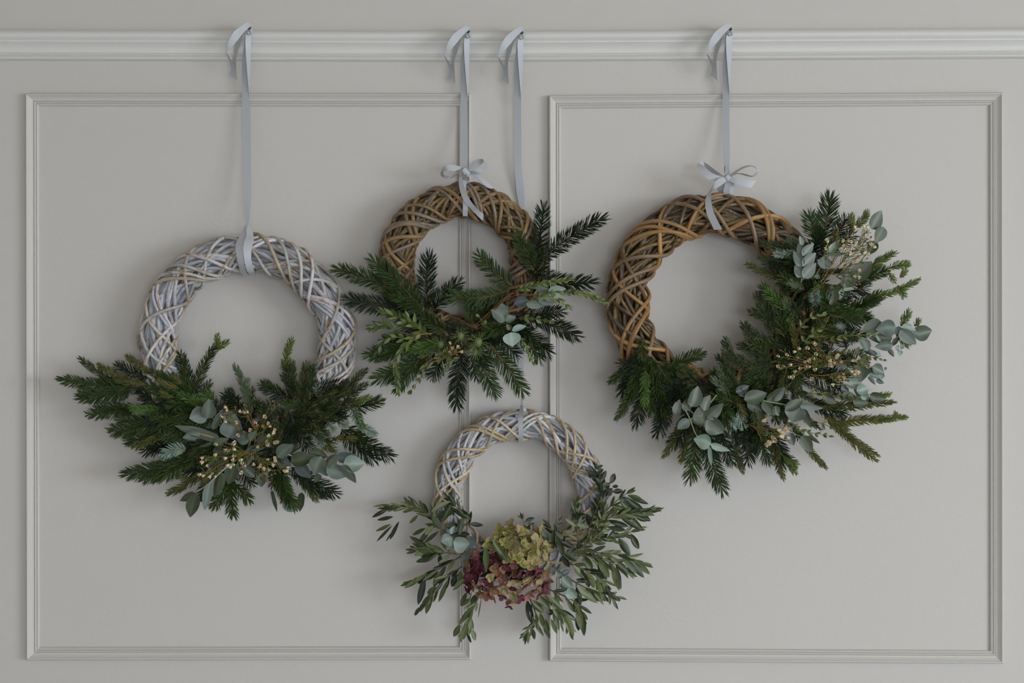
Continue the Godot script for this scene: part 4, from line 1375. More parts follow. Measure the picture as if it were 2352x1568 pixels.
	thistle(w, 1215, 860, 112, 25)
	waxflower(w, [[790, 970, 104], [900, 900, 114], [990, 860, 120], [1050, 830, 122]], [[1020, 800], [1070, 830], [1090, 855], [1050, 860], [960, 855], [1000, 865], [1030, 840]], 124, [[1010, 845], [1040, 815], [1060, 880], [1075, 860], [1030, 870], [1015, 880], [990, 830], [1085, 830], [1055, 845], [975, 870]], 7.0)

# ------------------------------------------------------------------ larger brown wreath
func firs_of(w, rows: Array):
	for q in rows:
		fir(w, q[0], q[1], q[2], q[3], q[4], q[5], q[6], q[7] if q.size() > 7 else 0.03, q[8] if q.size() > 8 else 1.0)

func leaves_of(e, rows: Array):
	for q in rows:
		leaf(e, "gum", q[0], q[1], q[2], q[3], q[4], q[5], q[6], q[7], q[8] if q.size() > 8 else 0.0, q[9] if q.size() > 9 else -1)

func wreath_brown_large():
	var w = thing("wreath", W(1642, 694, 0.0), "larger brown willow wreath with a thick crescent of fir and eucalyptus on its right", "wreath", "hanging wreaths")
	var st = brown_style()
	st.cane = 4.9
	st.core = 28
	st.mid = 12
	st.outer = [6, 5]
	st.wraps = [lin(156, 118, 70), lin(150, 120, 80), lin(130, 108, 82), lin(172, 132, 78), lin(138, 122, 100)]
	willow_ring(w, 1642, 694, 202, 52, 0.058, st)
	bed(w, ["black", "dark", "fine"], 1642, 694, 212, 66, 180, 44, 55, 105, 104)
	bed(w, ["black", "dark"], 1642, 694, 205, 165, 225, 16, 40, 70, 100)
	bed(w, ["dark", "fine", "olive"], 1650, 694, 235, 72, 172, 20, 50, 95, 116)
	for q in [[1830, 800, 1960, 830], [1840, 830, 1980, 880], [1820, 860, 1960, 920], [1800, 880, 1930, 950], [1780, 900, 1890, 990], [1850, 760, 1990, 770], [1850, 730, 1980, 720], [1840, 700, 1960, 690], [1760, 920, 1850, 1010], [1720, 930, 1790, 1030], [1850, 850, 1940, 900], [1800, 830, 1900, 870], [1830, 600, 1930, 560], [1840, 640, 1950, 620], [1860, 660, 1980, 660], [1690, 920, 1740, 1010], [1640, 930, 1660, 1020], [1600, 930, 1590, 1010]]:
		fir(w, "black" if q[0] % 20 else "fine", q[0], q[1], rng.randf_range(84, 96), q[2], q[3], rng.randf_range(86, 98), rng.randf_range(-0.05, 0.05), 0.8)
	# upper right
	crop(1690, 440, 5.113)
	firs_of(w, [["wide", 1000, 640, 100, 1110, 40, 96, -0.02, 1.15], ["wide", 960, 620, 104, 850, 250, 104, 0.0, 1.0], ["black", 1160, 570, 96, 1295, 295, 92, -0.03, 1.0], ["black", 1200, 640, 90, 1380, 480, 88, 0.0, 0.9],
		["tipped", 1370, 480, 96, 1352, 240, 98, 0.02, 0.9], ["tipped", 1400, 420, 98, 1570, 215, 98, -0.05, 1.0], ["olive", 1110, 640, 112, 1170, 430, 118, 0.0, 0.7]])
	firs_of(w, [["fine", 760, 690, 104, 270, 600, 96, 0.05], ["grey", 760, 720, 108, 400, 690, 104, 0.05], ["fine", 700, 820, 100, 240, 770, 92, 0.06], ["olive", 600, 1000, 96, 110, 850, 90, 0.06, 1.1], ["grey", 760, 640, 110, 600, 540, 112], ["fine", 640, 640, 100, 380, 610, 96],
		["black", 740, 800, 96, 330, 880, 92, 0.04, 0.9], ["fine", 700, 920, 98, 380, 940, 94, 0.03], ["pale", 780, 700, 112, 420, 740, 108, 0.05, 0.7]])
	firs_of(w, [["dark", 800, 1150, 112, 520, 980, 120, 0.05, 1.0], ["grey", 790, 1130, 116, 600, 1060, 126, 0.0, 1.0], ["pale", 930, 1300, 104, 905, 1170, 140, 0.0, 1.1], ["pale", 940, 1330, 112, 915, 1190, 146, 0.0, 1.0], ["bright", 1060, 1350, 104, 950, 1060, 116, 0.04, 1.1], ["dark", 1090, 1400, 104, 1010, 1100, 112, 0.0, 1.1],
		["dark", 700, 1400, 104, 285, 1110, 98, 0.05, 1.1], ["bright", 640, 1420, 112, 330, 1120, 108, 0.04], ["fine", 480, 1480, 98, 215, 1190, 88, 0.06, 1.2], ["fine", 560, 1500, 100, 140, 1400, 90, 0.05, 1.2], ["grey", 640, 1440, 112, 555, 1240, 120, 0.0, 1.0], ["fine", 720, 1480, 112, 620, 1250, 116]])
	firs_of(w, [["tipped", 1420, 1060, 92, 1890, 700, 84, 0.06, 1.1], ["dark", 1400, 1080, 94, 1800, 910, 86, 0.03, 1.0], ["tipped", 1800, 900, 86, 2060, 840, 80, 0.04], ["tipped", 1790, 950, 86, 1870, 1070, 82, 0.0, 0.8], ["dark", 1350, 1380, 94, 1720, 1190, 86, -0.03, 1.0], ["tipped", 1600, 1240, 88, 2185, 1020, 78, -0.05, 0.9], ["tipped", 1900, 1100, 82, 1985, 1250, 78, 0.0, 0.9], ["tipped", 1930, 1010, 82, 2010, 890, 80, 0.0, 0.8],
		["dark", 1300, 1420, 96, 1680, 1250, 90, 0.04, 1.1], ["dark", 1100, 1350, 100, 1580, 1490, 92, -0.05, 1.2], ["bright", 1120, 1400, 104, 1500, 1420, 98, -0.04, 1.1], ["black", 1250, 1190, 92, 1545, 1120, 86, 0.03, 1.0], ["black", 1100, 1280, 92, 1340, 1320, 86, 0.0, 0.9], ["black", 1080, 1440, 94, 1440, 1560, 88, 0.0, 1.0]])
	var green_stem := lin(124, 128, 88)
	var e = stem(w, "eucalyptus_sprig", [[765, 1070, 118], [782, 880, 128], [778, 700, 128], [768, 560, 122]], 1.1, 0.6, lin(150, 154, 140))
	e.remove_meta("line")
	leaves_of(e, [[0, 780, 1005, 128, 693, 860, 128, 118, -14, 1], [0, 785, 1005, 132, 942, 838, 130, 145, 14, 0], [0, 778, 880, 132, 678, 695, 130, 112, -14, 1], [0, 782, 875, 134, 943, 718, 130, 132, 14, 0], [0, 775, 745, 132, 732, 600, 128, 78, -20, 1], [0, 780, 750, 134, 912, 612, 130, 118, 14, 0], [3, 768, 640, 130, 752, 515, 126, 66, 20, 1], [1, 770, 640, 128, 815, 570, 124, 40, 40, 2], [4, 775, 1045, 122, 862, 965, 118, 44, 40, 2]])
	e = stem(w, "eucalyptus_sprig", [[900, 1040, 112], [1000, 880, 120], [1090, 750, 124], [1180, 640, 124]], 1.1, 0.6, green_stem)
	e.remove_meta("line")
	leaves_of(e, [[1, 1035, 910, 124, 1048, 745, 122, 148, 10, 0], [2, 950, 1025, 118, 968, 965, 118, 72, 0, 0], [3, 1078, 745, 126, 1217, 562, 124, 92, -24, 1], [1, 1075, 735, 130, 1295, 728, 126, 68, -35, 2]])
	e = stem(w, "eucalyptus_sprig", [[1400, 900, 108], [1540, 720, 108], [1640, 560, 104], [1680, 400, 100]], 1.2, 0.6, green_stem)
	e.remove_meta("line")
	leaves_of(e, [[1, 1590, 440, 104, 1712, 220, 98, 165, 16, 0], [1, 1735, 412, 104, 1642, 605, 102, 150, -14, 0], [2, 1640, 580, 102, 1560, 742, 100, 125, 10, 0], [4, 1500, 740, 100, 1470, 670, 98, 50, 0, 0]])
	e = stem(w, "eucalyptus_sprig", [[1090, 1320, 108], [1200, 1180, 114], [1330, 1070, 118], [1440, 960, 116]], 1.2, 0.6, green_stem)
	e.remove_meta("line")
	leaves_of(e, [[2, 1365, 1030, 114, 1602, 822, 110, 205, -8, 0], [1, 1280, 1130, 120, 1315, 908, 118, 190, 12, 1], [3, 1260, 1150, 116, 1430, 1125, 112, 66, 20, 2], [3, 1185, 1260, 114, 1265, 1125, 112, 92, 0, 0], [2, 1140, 1300, 116, 1130, 1100, 118, 150, -12, 0], [2, 1110, 1330, 118, 1145, 1250, 116, 56, 0, 0]])
	waxflower(w, [[1010, 1090, 114], [1150, 930, 118], [1300, 780, 120], [1420, 640, 118], [1510, 480, 112]], [[1300, 590], [1350, 612], [1302, 706], [1370, 682], [1410, 660], [1436, 690], [1400, 440], [1500, 432], [1480, 466], [1556, 512], [1560, 610], [1580, 640], [1612, 660], [1490, 730], [1530, 742], [1545, 440]], 122, [[1285, 392], [1382, 490], [1320, 530], [1580, 545], [1535, 570]])
	waxflower(w, [[1000, 1060, 114], [1120, 860, 120], [1180, 720, 124], [1230, 620, 122]], [[1062, 580], [1082, 602], [1050, 690], [1155, 636], [1240, 600], [1246, 642], [1220, 690]], 126, [[1190, 452], [1202, 480]])
	waxflower(w, [[1180, 1000, 116], [1300, 900, 122], [1400, 800, 122], [1440, 740, 118]], [[1410, 790], [1400, 822], [1365, 850], [1270, 886], [1330, 752], [1436, 940], [1430, 986], [1375, 990]], 126, [[1430, 1060], [1442, 1090], [1400, 1132], [1535, 790]])
	# middle right
	crop(1690, 690, 5.113)
	firs_of(w, [["fine", 430, 420, 104, 270, 30, 96, -0.05, 1.3], ["fine", 420, 500, 100, 50, 260, 90, 0.05, 1.2], ["fine", 330, 620, 98, 10, 520, 90, 0.05, 1.2], ["bright", 620, 360, 114, 640, 90, 112, 0.0, 0.8], ["dark", 560, 420, 112, 520, 60, 108, 0.03], ["dark", 900, 300, 110, 1100, 60, 106, 0.0, 1.1], ["bright", 1000, 460, 112, 1140, 300, 112, 0.0, 1.0],
		["fine", 460, 760, 104, 80, 880, 98, 0.04, 1.2], ["fine", 440, 720, 108, 160, 760, 102, 0.0, 1.2], ["dark", 420, 900, 104, 80, 960, 98], ["black", 700, 600, 104, 460, 420, 100], ["black", 820, 560, 104, 640, 400, 100], ["black", 800, 700, 100, 500, 640, 98], ["black", 1100, 600, 104, 1000, 360, 100], ["black", 1300, 560, 98, 1240, 320, 94], ["black", 1250, 760, 98, 1500, 640, 92], ["black", 1000, 900, 98, 1300, 840, 94], ["black", 700, 960, 100, 460, 900, 96], ["fine", 640, 1000, 106, 440, 1080, 104],
		["tipped", 1940, 300, 88, 2040, 105, 84, 0.0, 1.0], ["tipped", 2100, 300, 84, 2150, 225, 82, 0.0, 0.8], ["tipped", 1880, 380, 88, 2050, 555, 84, 0.0, 0.9]])
	firs_of(w, [["olive", 1000, 1250, 96, 1500, 1230, 88, 0.03], ["tipped", 1450, 1240, 90, 1840, 1080, 82, 0.05, 0.9], ["olive", 1300, 1280, 90, 1890, 1190, 80, 0.03, 0.9], ["olive", 1180, 1440, 92, 1780, 1390, 84, 0.02, 1.2], ["tipped", 1650, 1410, 86, 2035, 1365, 78, 0.02, 0.9], ["tipped", 1850, 1400, 80, 1880, 1300, 78, 0.0, 0.6], ["olive", 1050, 1330, 94, 1340, 1530, 86, 0.0, 1.1], ["black", 900, 1220, 96, 1300, 1330, 88, 0.0, 0.9]])
	e = stem(w, "eucalyptus_sprig", [[1200, 420, 104], [1560, 400, 108], [1760, 380, 108], [1930, 330, 106], [2140, 345, 100]], 1.4, 0.6, green_stem)
	e.remove_meta("line")
	leaves_of(e, [[1, 1720, 260, 106, 1478, 362, 104, 165, 10, 0], [0, 1880, 310, 116, 1645, 345, 112, 195, -12, 1], [1, 2080, 375, 104, 2310, 352, 98, 185, 10, 1], [0, 1925, 350, 112, 2120, 515, 106, 150, 14, 0], [3, 1955, 300, 112, 2122, 350, 106, 98, -26, 1], [4, 1948, 318, 108, 1862, 395, 106, 92, 0, 0], [0, 1845, 520, 114, 1630, 545, 110, 118, -14, 1], [2, 1895, 440, 106, 1838, 535, 104, 60, 20, 0], [1, 1788, 560, 106, 1858, 662, 102, 56, 20, 2], [0, 1550, 590, 110, 1455, 432, 108, 125, 16, 1], [3, 1705, 485, 112, 1640, 390, 110, 45, 30, 2], [2, 1840, 440, 104, 1560, 440, 102, 130, 0, 0], [4, 1660, 640, 104, 1560, 580, 102, 60, 0, 2], [3, 1700, 665, 102, 1668, 590, 102, 40, 20, 2], [3, 1920, 560, 98, 1870, 560, 100, 70, 0, 1], [0, 1930, 560, 100, 1985, 530, 98, 60, 20, 2], [3, 1930, 580, 98, 1930, 650, 96, 60, 0, 3], [1, 1250, 240, 104, 1190, 420, 102, 120, 0, 0], [4, 1290, 360, 106, 1370, 530, 104, 100, 0, 1]])
	e = stem(w, "eucalyptus_sprig", [[1150, 760, 104], [1350, 780, 110], [1500, 770, 112], [1640, 770, 108]], 1.2, 0.6, green_stem)
	e.remove_meta("line")
	leaves_of(e, [[2, 1445, 770, 112, 1470, 955, 110, 205, 6, 0], [2, 1560, 790, 104, 1600, 860, 102, 90, 0, 0], [0, 1605, 770, 108, 1745, 850, 104, 130, -10, 1], [3, 1560, 860, 104, 1735, 918, 100, 70, 20, 2], [0, 1555, 890, 102, 1640, 990, 98, 50, 30, 2], [4, 1645, 930, 100, 1745, 970, 98, 50, 0, 1], [1, 1750, 780, 98, 1762, 820, 98, 36, 0, 0], [2, 1470, 640, 106, 1550, 760, 104, 110, 0, 0], [1, 1690, 870, 100, 1750, 890, 98, 70, 0, 0], [4, 1185, 730, 112, 1310, 760, 110, 130, 20, 1], [2, 1500, 570, 104, 1650, 650, 100, 70, 20, 2]])
	e = stem(w, "eucalyptus_sprig", [[1050, 1000, 104], [1250, 980, 112], [1400, 1030, 114], [1520, 1130, 110]], 1.2, 0.6, green_stem)
	e.remove_meta("line")
	leaves_of(e, [[3, 1270, 950, 112, 1485, 965, 108, 130, 14, 1], [3, 1420, 1060, 116, 1562, 1030, 112, 145, -10, 1], [3, 1500, 1080, 112, 1530, 1172, 108, 95, 0, 1], [2, 1240, 1110, 114, 1435, 1150, 110, 112, -14, 0], [2, 1380, 1200, 108, 1562, 1200, 104, 105, 0, 0], [2, 1570, 1110, 104, 1775, 1150, 98, 125, 12, 1], [0, 1400, 1020, 112, 1460, 1150, 108, 70, 30, 2], [4, 1240, 1000, 108, 1330, 1080, 106, 90, 0, 1], [2, 1050, 1130, 108, 1180, 1200, 106, 110, 0, 0]])
	e = stem(w, "eucalyptus_sprig", [[40, 1110, 122], [220, 1150, 130], [400, 1190, 134], [590, 1222, 134], [800, 1250, 130]], 1.7, 0.8, lin(128, 140, 92))
	e.remove_meta("line")
	leaves_of(e, [[1, 100, 1165, 136, 372, 1085, 134, 170, -12, 1], [2, 365, 1175, 132, 572, 1020, 132, 150, 18, 1], [0, 450, 1180, 136, 580, 1030, 136, 84, -30, 2], [2, 315, 1180, 132, 462, 1352, 128, 120, 10, 0], [1, 455, 1240, 130, 505, 1355, 126, 90, -10, 0], [1, 582, 1285, 142, 800, 1150, 140, 118, -16, 1], [0, 745, 1240, 136, 660, 1428, 132, 245, 8, 1], [0, 745, 1235, 138, 1022, 1270, 132, 96, -24, 2], [2, 785, 1265, 138, 890, 1495, 130, 88, 20, 3], [4, 0, 1075, 128, 155, 1000, 126, 110, 0, 1], [2, 130, 1210, 124, 345, 1300, 120, 110, 0, 0], [2, 250, 1290, 122, 345, 1460, 118, 80, 20, 3]])
	var red := lin(116, 76, 42)
	leafy(w, "leafy_sprig", "spear", [0, 2, 0], [[710, 390, 116], [790, 280, 124], [890, 190, 128], [1010, 165, 126]], 17, 6.5, 13, 48, true, red, 0.8, 0.4, 0.05)
	leafy(w, "leafy_sprig", "spear", [0, 2, 4], [[800, 490, 118], [870, 420, 126], [930, 370, 132], [990, 330, 138]], 19, 8, 10, 55, true, lin(120, 128, 70), 1.0, 0.5, 0.05)
	leafy(w, "leafy_sprig", "spear", [0, 1, 2], [[940, 515, 120], [1140, 460, 126], [1350, 412, 124], [1600, 400, 116]], 17, 6, 16, 44, true, red, 0.8, 0.4, 0.05)
	leafy(w, "leafy_sprig", "spear", [0, 1, 3], [[980, 670, 120], [1150, 615, 124], [1300, 602, 122], [1450, 590, 116]], 17, 6, 14, 44, true, red, 0.8, 0.4, 0.05)
	leafy(w, "leafy_sprig", "spear", [0, 1, 3], [[660, 1060, 114], [900, 1090, 120], [1100, 1110, 120], [1400, 1130, 114]], 19, 7, 16, 44, true, red, 0.8, 0.4, 0.05)
	leafy(w, "leafy_sprig", "spear", [1, 0, 3], [[900, 1430, 112], [1000, 1440, 110], [1100, 1480, 104]], 18, 7, 15, 44, true, red, 0.9, 0.5, 0.05)
	leafy(w, "leafy_sprig", "spear", [1, 3, 0], [[1360, 690, 112], [1500, 660, 110], [1620, 670, 106], [1730, 695, 100]], 13, 5, 16, 40, true, red, 0.7, 0.4, 0.3)
	waxflower(w, [[1250, 770, 112], [1000, 725, 122], [760, 760, 124], [500, 790, 116]], [[515, 662], [505, 786], [535, 800], [580, 780], [615, 650], [715, 600], [740, 665], [770, 570], [770, 790], [720, 822], [650, 886], [686, 886], [665, 745], [840, 765], [885, 770], [950, 796]], 124, [[530, 590]])
	waxflower(w, [[1200, 740, 114], [1000, 700, 124], [860, 620, 126], [800, 560, 122]], [[830, 706], [870, 682], [876, 720], [956, 640], [935, 690], [862, 570], [905, 520], [925, 530], [940, 520]], 128, [[965, 580], [945, 560]])
	waxflower(w, [[900, 780, 112], [1100, 720, 124], [1300, 700, 124], [1540, 660, 114]], [[1080, 710], [1080, 742], [1110, 760], [1165, 650], [1166, 682], [1202, 655], [1220, 716], [1350, 710], [1376, 705], [1416, 690], [1065, 690], [1140, 720]], 126, [[1550, 760], [1560, 730], [1570, 700], [1260, 625], [1545, 775]])
	waxflower(w, [[850, 860, 110], [1000, 880, 122], [1150, 860, 124], [1400, 840, 118]], [[890, 900], [1000, 930], [1115, 980], [1180, 890], [1220, 880], [1240, 860], [1210, 910], [1340, 830], [1380, 826], [1420, 820], [1370, 856], [1400, 840], [1250, 890]], 124, [[1285, 935], [1310, 940], [1245, 990]])
	# bottom
	crop(1360, 760, 2.868)
	firs_of(w, [["dark", 330, 90, 100, 160, 590, 90, 0.07, 0.9], ["black", 330, 200, 92, 285, 635, 82, 0.05, 0.9], ["dark", 360, 150, 104, 385, 560, 94, 0.04, 1.0], ["dark", 400, 180, 106, 500, 590, 96, -0.04, 1.0], ["bright", 350, 260, 112, 340, 500, 108, 0.0, 1.0], ["dark", 340, 110, 96, 110, 350, 88, 0.06, 0.9], ["dark", 430, 220, 108, 605, 430, 100, -0.04, 0.9], ["dark", 330, 40, 108, 325, 190, 118, 0.0, 0.8], ["dark", 520, 240, 98, 740, 140, 90, 0.05, 1.0], ["dark", 440, 210, 106, 690, 285, 100, -0.04, 0.9], ["black", 300, 160, 92, 190, 420, 86], ["dark", 300, 220, 104, 240, 480, 98], ["black", 380, 300, 96, 470, 600, 90]])
	firs_of(w, [["black", 500, 420, 96, 425, 690, 86, 0.03], ["olive", 600, 560, 94, 465, 840, 84, 0.06, 1.0], ["olive", 640, 600, 92, 580, 880, 82, 0.0], ["wide", 690, 600, 96, 640, 990, 84, 0.03, 1.0], ["wide", 730, 620, 98, 865, 1070, 84, -0.04, 1.0], ["black", 840, 640, 96, 930, 880, 86, -0.03, 0.9], ["fine", 940, 660, 94, 995, 945, 84, -0.04], ["black", 1040, 620, 94, 1020, 880, 84], ["wide", 1080, 600, 98, 1170, 875, 88, -0.04, 0.9], ["black", 1180, 640, 94, 1260, 900, 84], ["olive", 1180, 700, 92, 1265, 985, 82, -0.03], ["tipped", 1210, 740, 90, 1350, 950, 82, -0.02], ["tipped", 1250, 800, 86, 1360, 900, 82], ["olive", 1340, 660, 90, 1550, 915, 80, -0.03, 0.9], ["olive", 1530, 540, 92, 1885, 865, 80, -0.03, 1.0], ["olive", 1560, 600, 90, 1900, 830, 82, 0.0, 0.8], ["black", 760, 640, 96, 800, 860, 88], ["black", 900, 600, 98, 1060, 780, 92], ["black", 660, 560, 96, 520, 760, 88], ["black", 1000, 560, 98, 1120, 760, 92]])
	firs_of(w, [["grey", 900, 400, 108, 830, 240, 116, 0.0, 1.2], ["grey", 910, 420, 112, 780, 300, 118, 0.0, 1.1], ["dark", 960, 480, 114, 800, 420, 116, 0.0, 1.0], ["pale", 960, 520, 110, 1005, 650, 106, 0.0, 0.9], ["pale", 900, 560, 110, 960, 640, 108, 0.0, 0.8], ["fine", 940, 240, 104, 870, 40, 92, 0.04, 1.2], ["fine", 900, 260, 102, 815, 150, 94, 0.0, 1.0], ["fine", 960, 260, 104, 990, 160, 98, 0.0, 1.0], ["fine", 1100, 240, 106, 880, 140, 102], ["fine", 1060, 120, 104, 1010, -60, 92, 0.04, 1.2], ["fine", 1180, 220, 108, 1020, 250, 108], ["dark", 840, 480, 112, 920, 600, 110], ["black", 800, 380, 100, 640, 330, 96]])
	e = stem(w, "eucalyptus_sprig", [[820, 420, 124], [740, 520, 132], [700, 560, 134], [560, 460, 130]], 1.3, 0.7, lin(140, 146, 110))
	e.remove_meta("line")
	leaves_of(e, [[1, 650, 500, 136, 700, 362, 134, 95, 10, 1], [1, 545, 545, 130, 578, 450, 128, 56, 0, 0], [2, 620, 530, 132, 628, 440, 130, 64, 0, 0], [1, 735, 525, 136, 775, 420, 134, 76, 18, 2], [2, 730, 600, 134, 700, 500, 134, 108, 0, 0], [1, 758, 578, 138, 865, 478, 136, 78, -22, 2], [1, 758, 580, 136, 868, 672, 130, 112, 12, 1]])
	e = stem(w, "eucalyptus_sprig", [[590, 480, 128], [640, 570, 134], [690, 690, 134], [780, 752, 128]], 1.2, 0.7, lin(150, 156, 120))
	e.remove_meta("line")
	leaves_of(e, [[0, 638, 580, 136, 562, 648, 130, 72, -14, 1], [1, 645, 578, 134, 742, 618, 130, 46, 20, 2], [3, 785, 740, 136, 668, 712, 132, 98, -12, 1], [3, 778, 748, 134, 908, 790, 126, 52, -28, 2], [3, 772, 758, 132, 787, 890, 122, 30, 20, 3]])
	e = stem(w, "eucalyptus_sprig", [[1260, 620, 104], [1340, 680, 104], [1400, 700, 100]], 1.0, 0.6, green_stem)
	e.remove_meta("line")
	leaves_of(e, [[2, 1380, 690, 102, 1450, 800, 96, 78, 0, 0], [4, 1300, 670, 102, 1330, 755, 98, 56, 0, 1], [2, 1420, 690, 100, 1500, 740, 96, 30, 30, 2]])
	waxflower(w, [[990, 605, 108], [1100, 640, 118], [1200, 680, 120], [1290, 690, 114]], [[1115, 592], [1215, 650], [1240, 664], [1270, 660], [1290, 602], [1180, 690], [1200, 702], [1150, 725], [1230, 690], [1280, 690], [1260, 645], [1225, 672], [1140, 735]], 122, [], 10.0)
	leafy(w, "leafy_sprig", "spear", [1, 0, 3], [[1300, 620, 108], [1400, 660, 108], [1560, 690, 102]], 16, 6, 14, 42, true, red, 0.7, 0.4, 0.1)

# ------------------------------------------------------------------ lowest, small whitewashed wreath
func olive(w, tones: Array, pts: Array, leaf_px := 34.0, width_px := 9.0, gap_px := 15.0, lean := 34.0):
	return leafy(w, "olive_sprig", "olive", tones, pts, leaf_px * 1.22, width_px * 0.84, gap_px * 0.8, lean, true, lin(104, 92, 72), 1.5, 0.7, 0.12)

func oleaf(e, rows: Array):
	for q in rows:
		leaf(e, "olive", q[0], q[1], q[2], q[3], q[4], q[5], q[6], q[7], q[8] if q.size() > 8 else rng.randf_range(-25, 25))

func wreath_white_small():
	var w = thing("wreath", W(1192, 1138, 0.0), "lowest and smallest wreath, whitewashed willow with olive leaves and a green and burgundy hydrangea", "wreath", "hanging wreaths")
	var st = white_style()
	st.cane = 4.6
	st.wraps = [lin(196, 178, 150), lin(184, 164, 132), lin(200, 186, 162)]
	willow_ring(w, 1192, 1138, 164, 37, 0.045, st)
	# olive on the left
	crop(850, 1060, 3.7346)
	var e = olive(w, [0, 3, 1, 2], [[650, 620, 82], [540, 480, 88], [440, 405, 86], [300, 390, 80], [170, 395, 74]], 30, 9, 15, 36)
	oleaf(e, [[0, 440, 405, 86, 320, 292, 84, 26], [3, 160, 400, 76, 15, 478, 68, 34], [2, 180, 365, 76, 20, 384, 70, 20], [3, 250, 510, 78, 170, 670, 72, 36], [3, 190, 545, 76, 55, 686, 70, 24], [3, 190, 600, 74, 135, 685, 70, 14], [1, 180, 535, 78, 48, 597, 72, 32], [3, 200, 470, 80, 60, 500, 74, 32], [1, 290, 300, 84, 345, 385, 84, 34], [1, 415, 455, 86, 338, 530, 82, 30]])
	e = olive(w, [0, 3, 0], [[860, 560, 82], [790, 450, 92], [700, 345, 94]], 32, 10, 22, 40)
	oleaf(e, [[3, 712, 345, 98, 712, 225, 96, 46, 10], [4, 690, 335, 100, 525, 430, 98, 46], [0, 695, 370, 104, 620, 520, 102, 50], [0, 755, 400, 98, 865, 495, 96, 50], [3, 845, 530, 96, 972, 545, 94, 38], [0, 785, 480, 104, 765, 625, 102, 58], [0, 530, 470, 98, 612, 580, 100, 66], [0, 720, 430, 94, 560, 470, 90, 60], [3, 700, 380, 92, 715, 465, 90, 34], [3, 860, 620, 98, 690, 630, 94, 50], [0, 640, 560, 92, 760, 540, 92, 60]])
	e = olive(w, [1, 0, 2], [[740, 790, 84], [620, 778, 92], [500, 770, 92], [410, 762, 86]], 32, 10, 18, 34)
	oleaf(e, [[0, 510, 745, 92, 337, 640, 86, 44], [0, 575, 800, 94, 392, 862, 88, 56], [0, 520, 570, 94, 415, 712, 88, 44], [1, 505, 760, 98, 412, 768, 94, 34], [0, 590, 595, 92, 460, 700, 88, 34], [0, 475, 570, 92, 365, 630, 86, 34], [2, 540, 545, 102, 472, 625, 98, 52], [3, 600, 790, 90, 600, 890, 86, 40], [1, 640, 770, 98, 480, 720, 94, 56]])
	e = olive(w, [1, 2, 3], [[780, 810, 84], [620, 905, 90], [480, 975, 88], [360, 1025, 80]], 32, 10, 26, 24)
	oleaf(e, [[2, 465, 985, 90, 290, 1085, 82, 40], [3, 470, 985, 88, 412, 1228, 80, 60], [3, 585, 940, 90, 475, 1015, 86, 44], [1, 600, 935, 92, 545, 1080, 86, 56], [3, 470, 985, 84, 410, 1045, 80, 40]])
	e = olive(w, [1, 3, 2], [[800, 890, 84], [660, 995, 90], [560, 1110, 88], [445, 1238, 80]], 30, 9, 26, 26)
	oleaf(e, [[1, 535, 1110, 92, 480, 1305, 84, 52], [1, 560, 1070, 92, 495, 1145, 88, 50], [1, 670, 1010, 90, 588, 1203, 84, 40], [1, 530, 1130, 88, 440, 1225, 82, 34], [3, 650, 990, 88, 560, 1040, 84, 50], [1, 780, 930, 98, 770, 1060, 94, 50], [2, 830, 990, 102, 708, 1105, 98, 44], [3, 760, 960, 92, 698, 1075, 88, 54], [2, 545, 1130, 90, 525, 1215, 86, 26]])
	e = olive(w, [2, 4, 1], [[930, 1160, 84], [880, 1270, 88], [840, 1390, 84], [800, 1480, 78]], 26, 8.5, 22, 26)
	oleaf(e, [[1, 905, 1220, 92, 758, 1398, 86, 48], [1, 775, 1395, 86, 716, 1500, 80, 50], [2, 828, 1395, 88, 775, 1535, 82, 50], [4, 868, 1330, 88, 845, 1490, 80, 40], [4, 870, 1430, 84, 905, 1535, 78, 44], [0, 830, 1120, 90, 778, 1235, 86, 40], [3, 915, 1130, 92, 868, 1220, 88, 50], [1, 860, 1170, 90, 780, 1240, 86, 34], [3, 830, 1460, 80, 868, 1555, 76, 26], [2, 870, 1110, 94, 840, 1270, 88, 16], [2, 955, 1160, 88, 925, 1345, 82, 12]])
	e = stem(w, "eucalyptus_sprig", [[870, 800, 92], [800, 700, 100], [700, 660, 104]], 1.3, 0.8, lin(150, 150, 134))
	e.remove_meta("line")
	leaves_of(e, [[3, 705, 655, 106, 610, 690, 104, 120, -14, 1], [0, 700, 655, 104, 660, 755, 102, 92, 16, 2], [3, 715, 690, 110, 855, 705, 106, 145, 10, 1], [4, 840, 680, 104, 910, 700, 100, 110, 0, 0], [1, 880, 760, 102, 815, 945, 94, 130, 8, 3], [3, 690, 620, 98, 732, 548, 96, 48, 20, 2]])
	# olive on the right
	crop(1190, 1050, 3.5625)
	e = olive(w, [3, 0, 3], [[560, 620, 84], [640, 430, 92], [690, 260, 92], [632, 150, 88]], 22, 11, 13, 50)
	oleaf(e, [[3, 632, 160, 90, 575, 58, 88, 42], [3, 630, 155, 92, 568, 112, 90, 40], [0, 620, 100, 90, 695, 62, 88, 30], [3, 640, 135, 92, 698, 95, 90, 34], [3, 668, 210, 94, 722, 108, 92, 44], [3, 755, 215, 94, 790, 130, 92, 48], [3, 770, 280, 94, 858, 272, 92, 42], [1, 685, 220, 98, 755, 220, 96, 36], [3, 650, 320, 98, 640, 245, 98, 56], [3, 700, 330, 96, 770, 250, 94, 60], [0, 700, 240, 94, 735, 315, 94, 44], [3, 770, 240, 90, 820, 235, 90, 30]])
	e = olive(w, [1, 0, 2], [[690, 480, 88], [770, 385, 94], [885, 298, 92]], 26, 10, 26, 34)
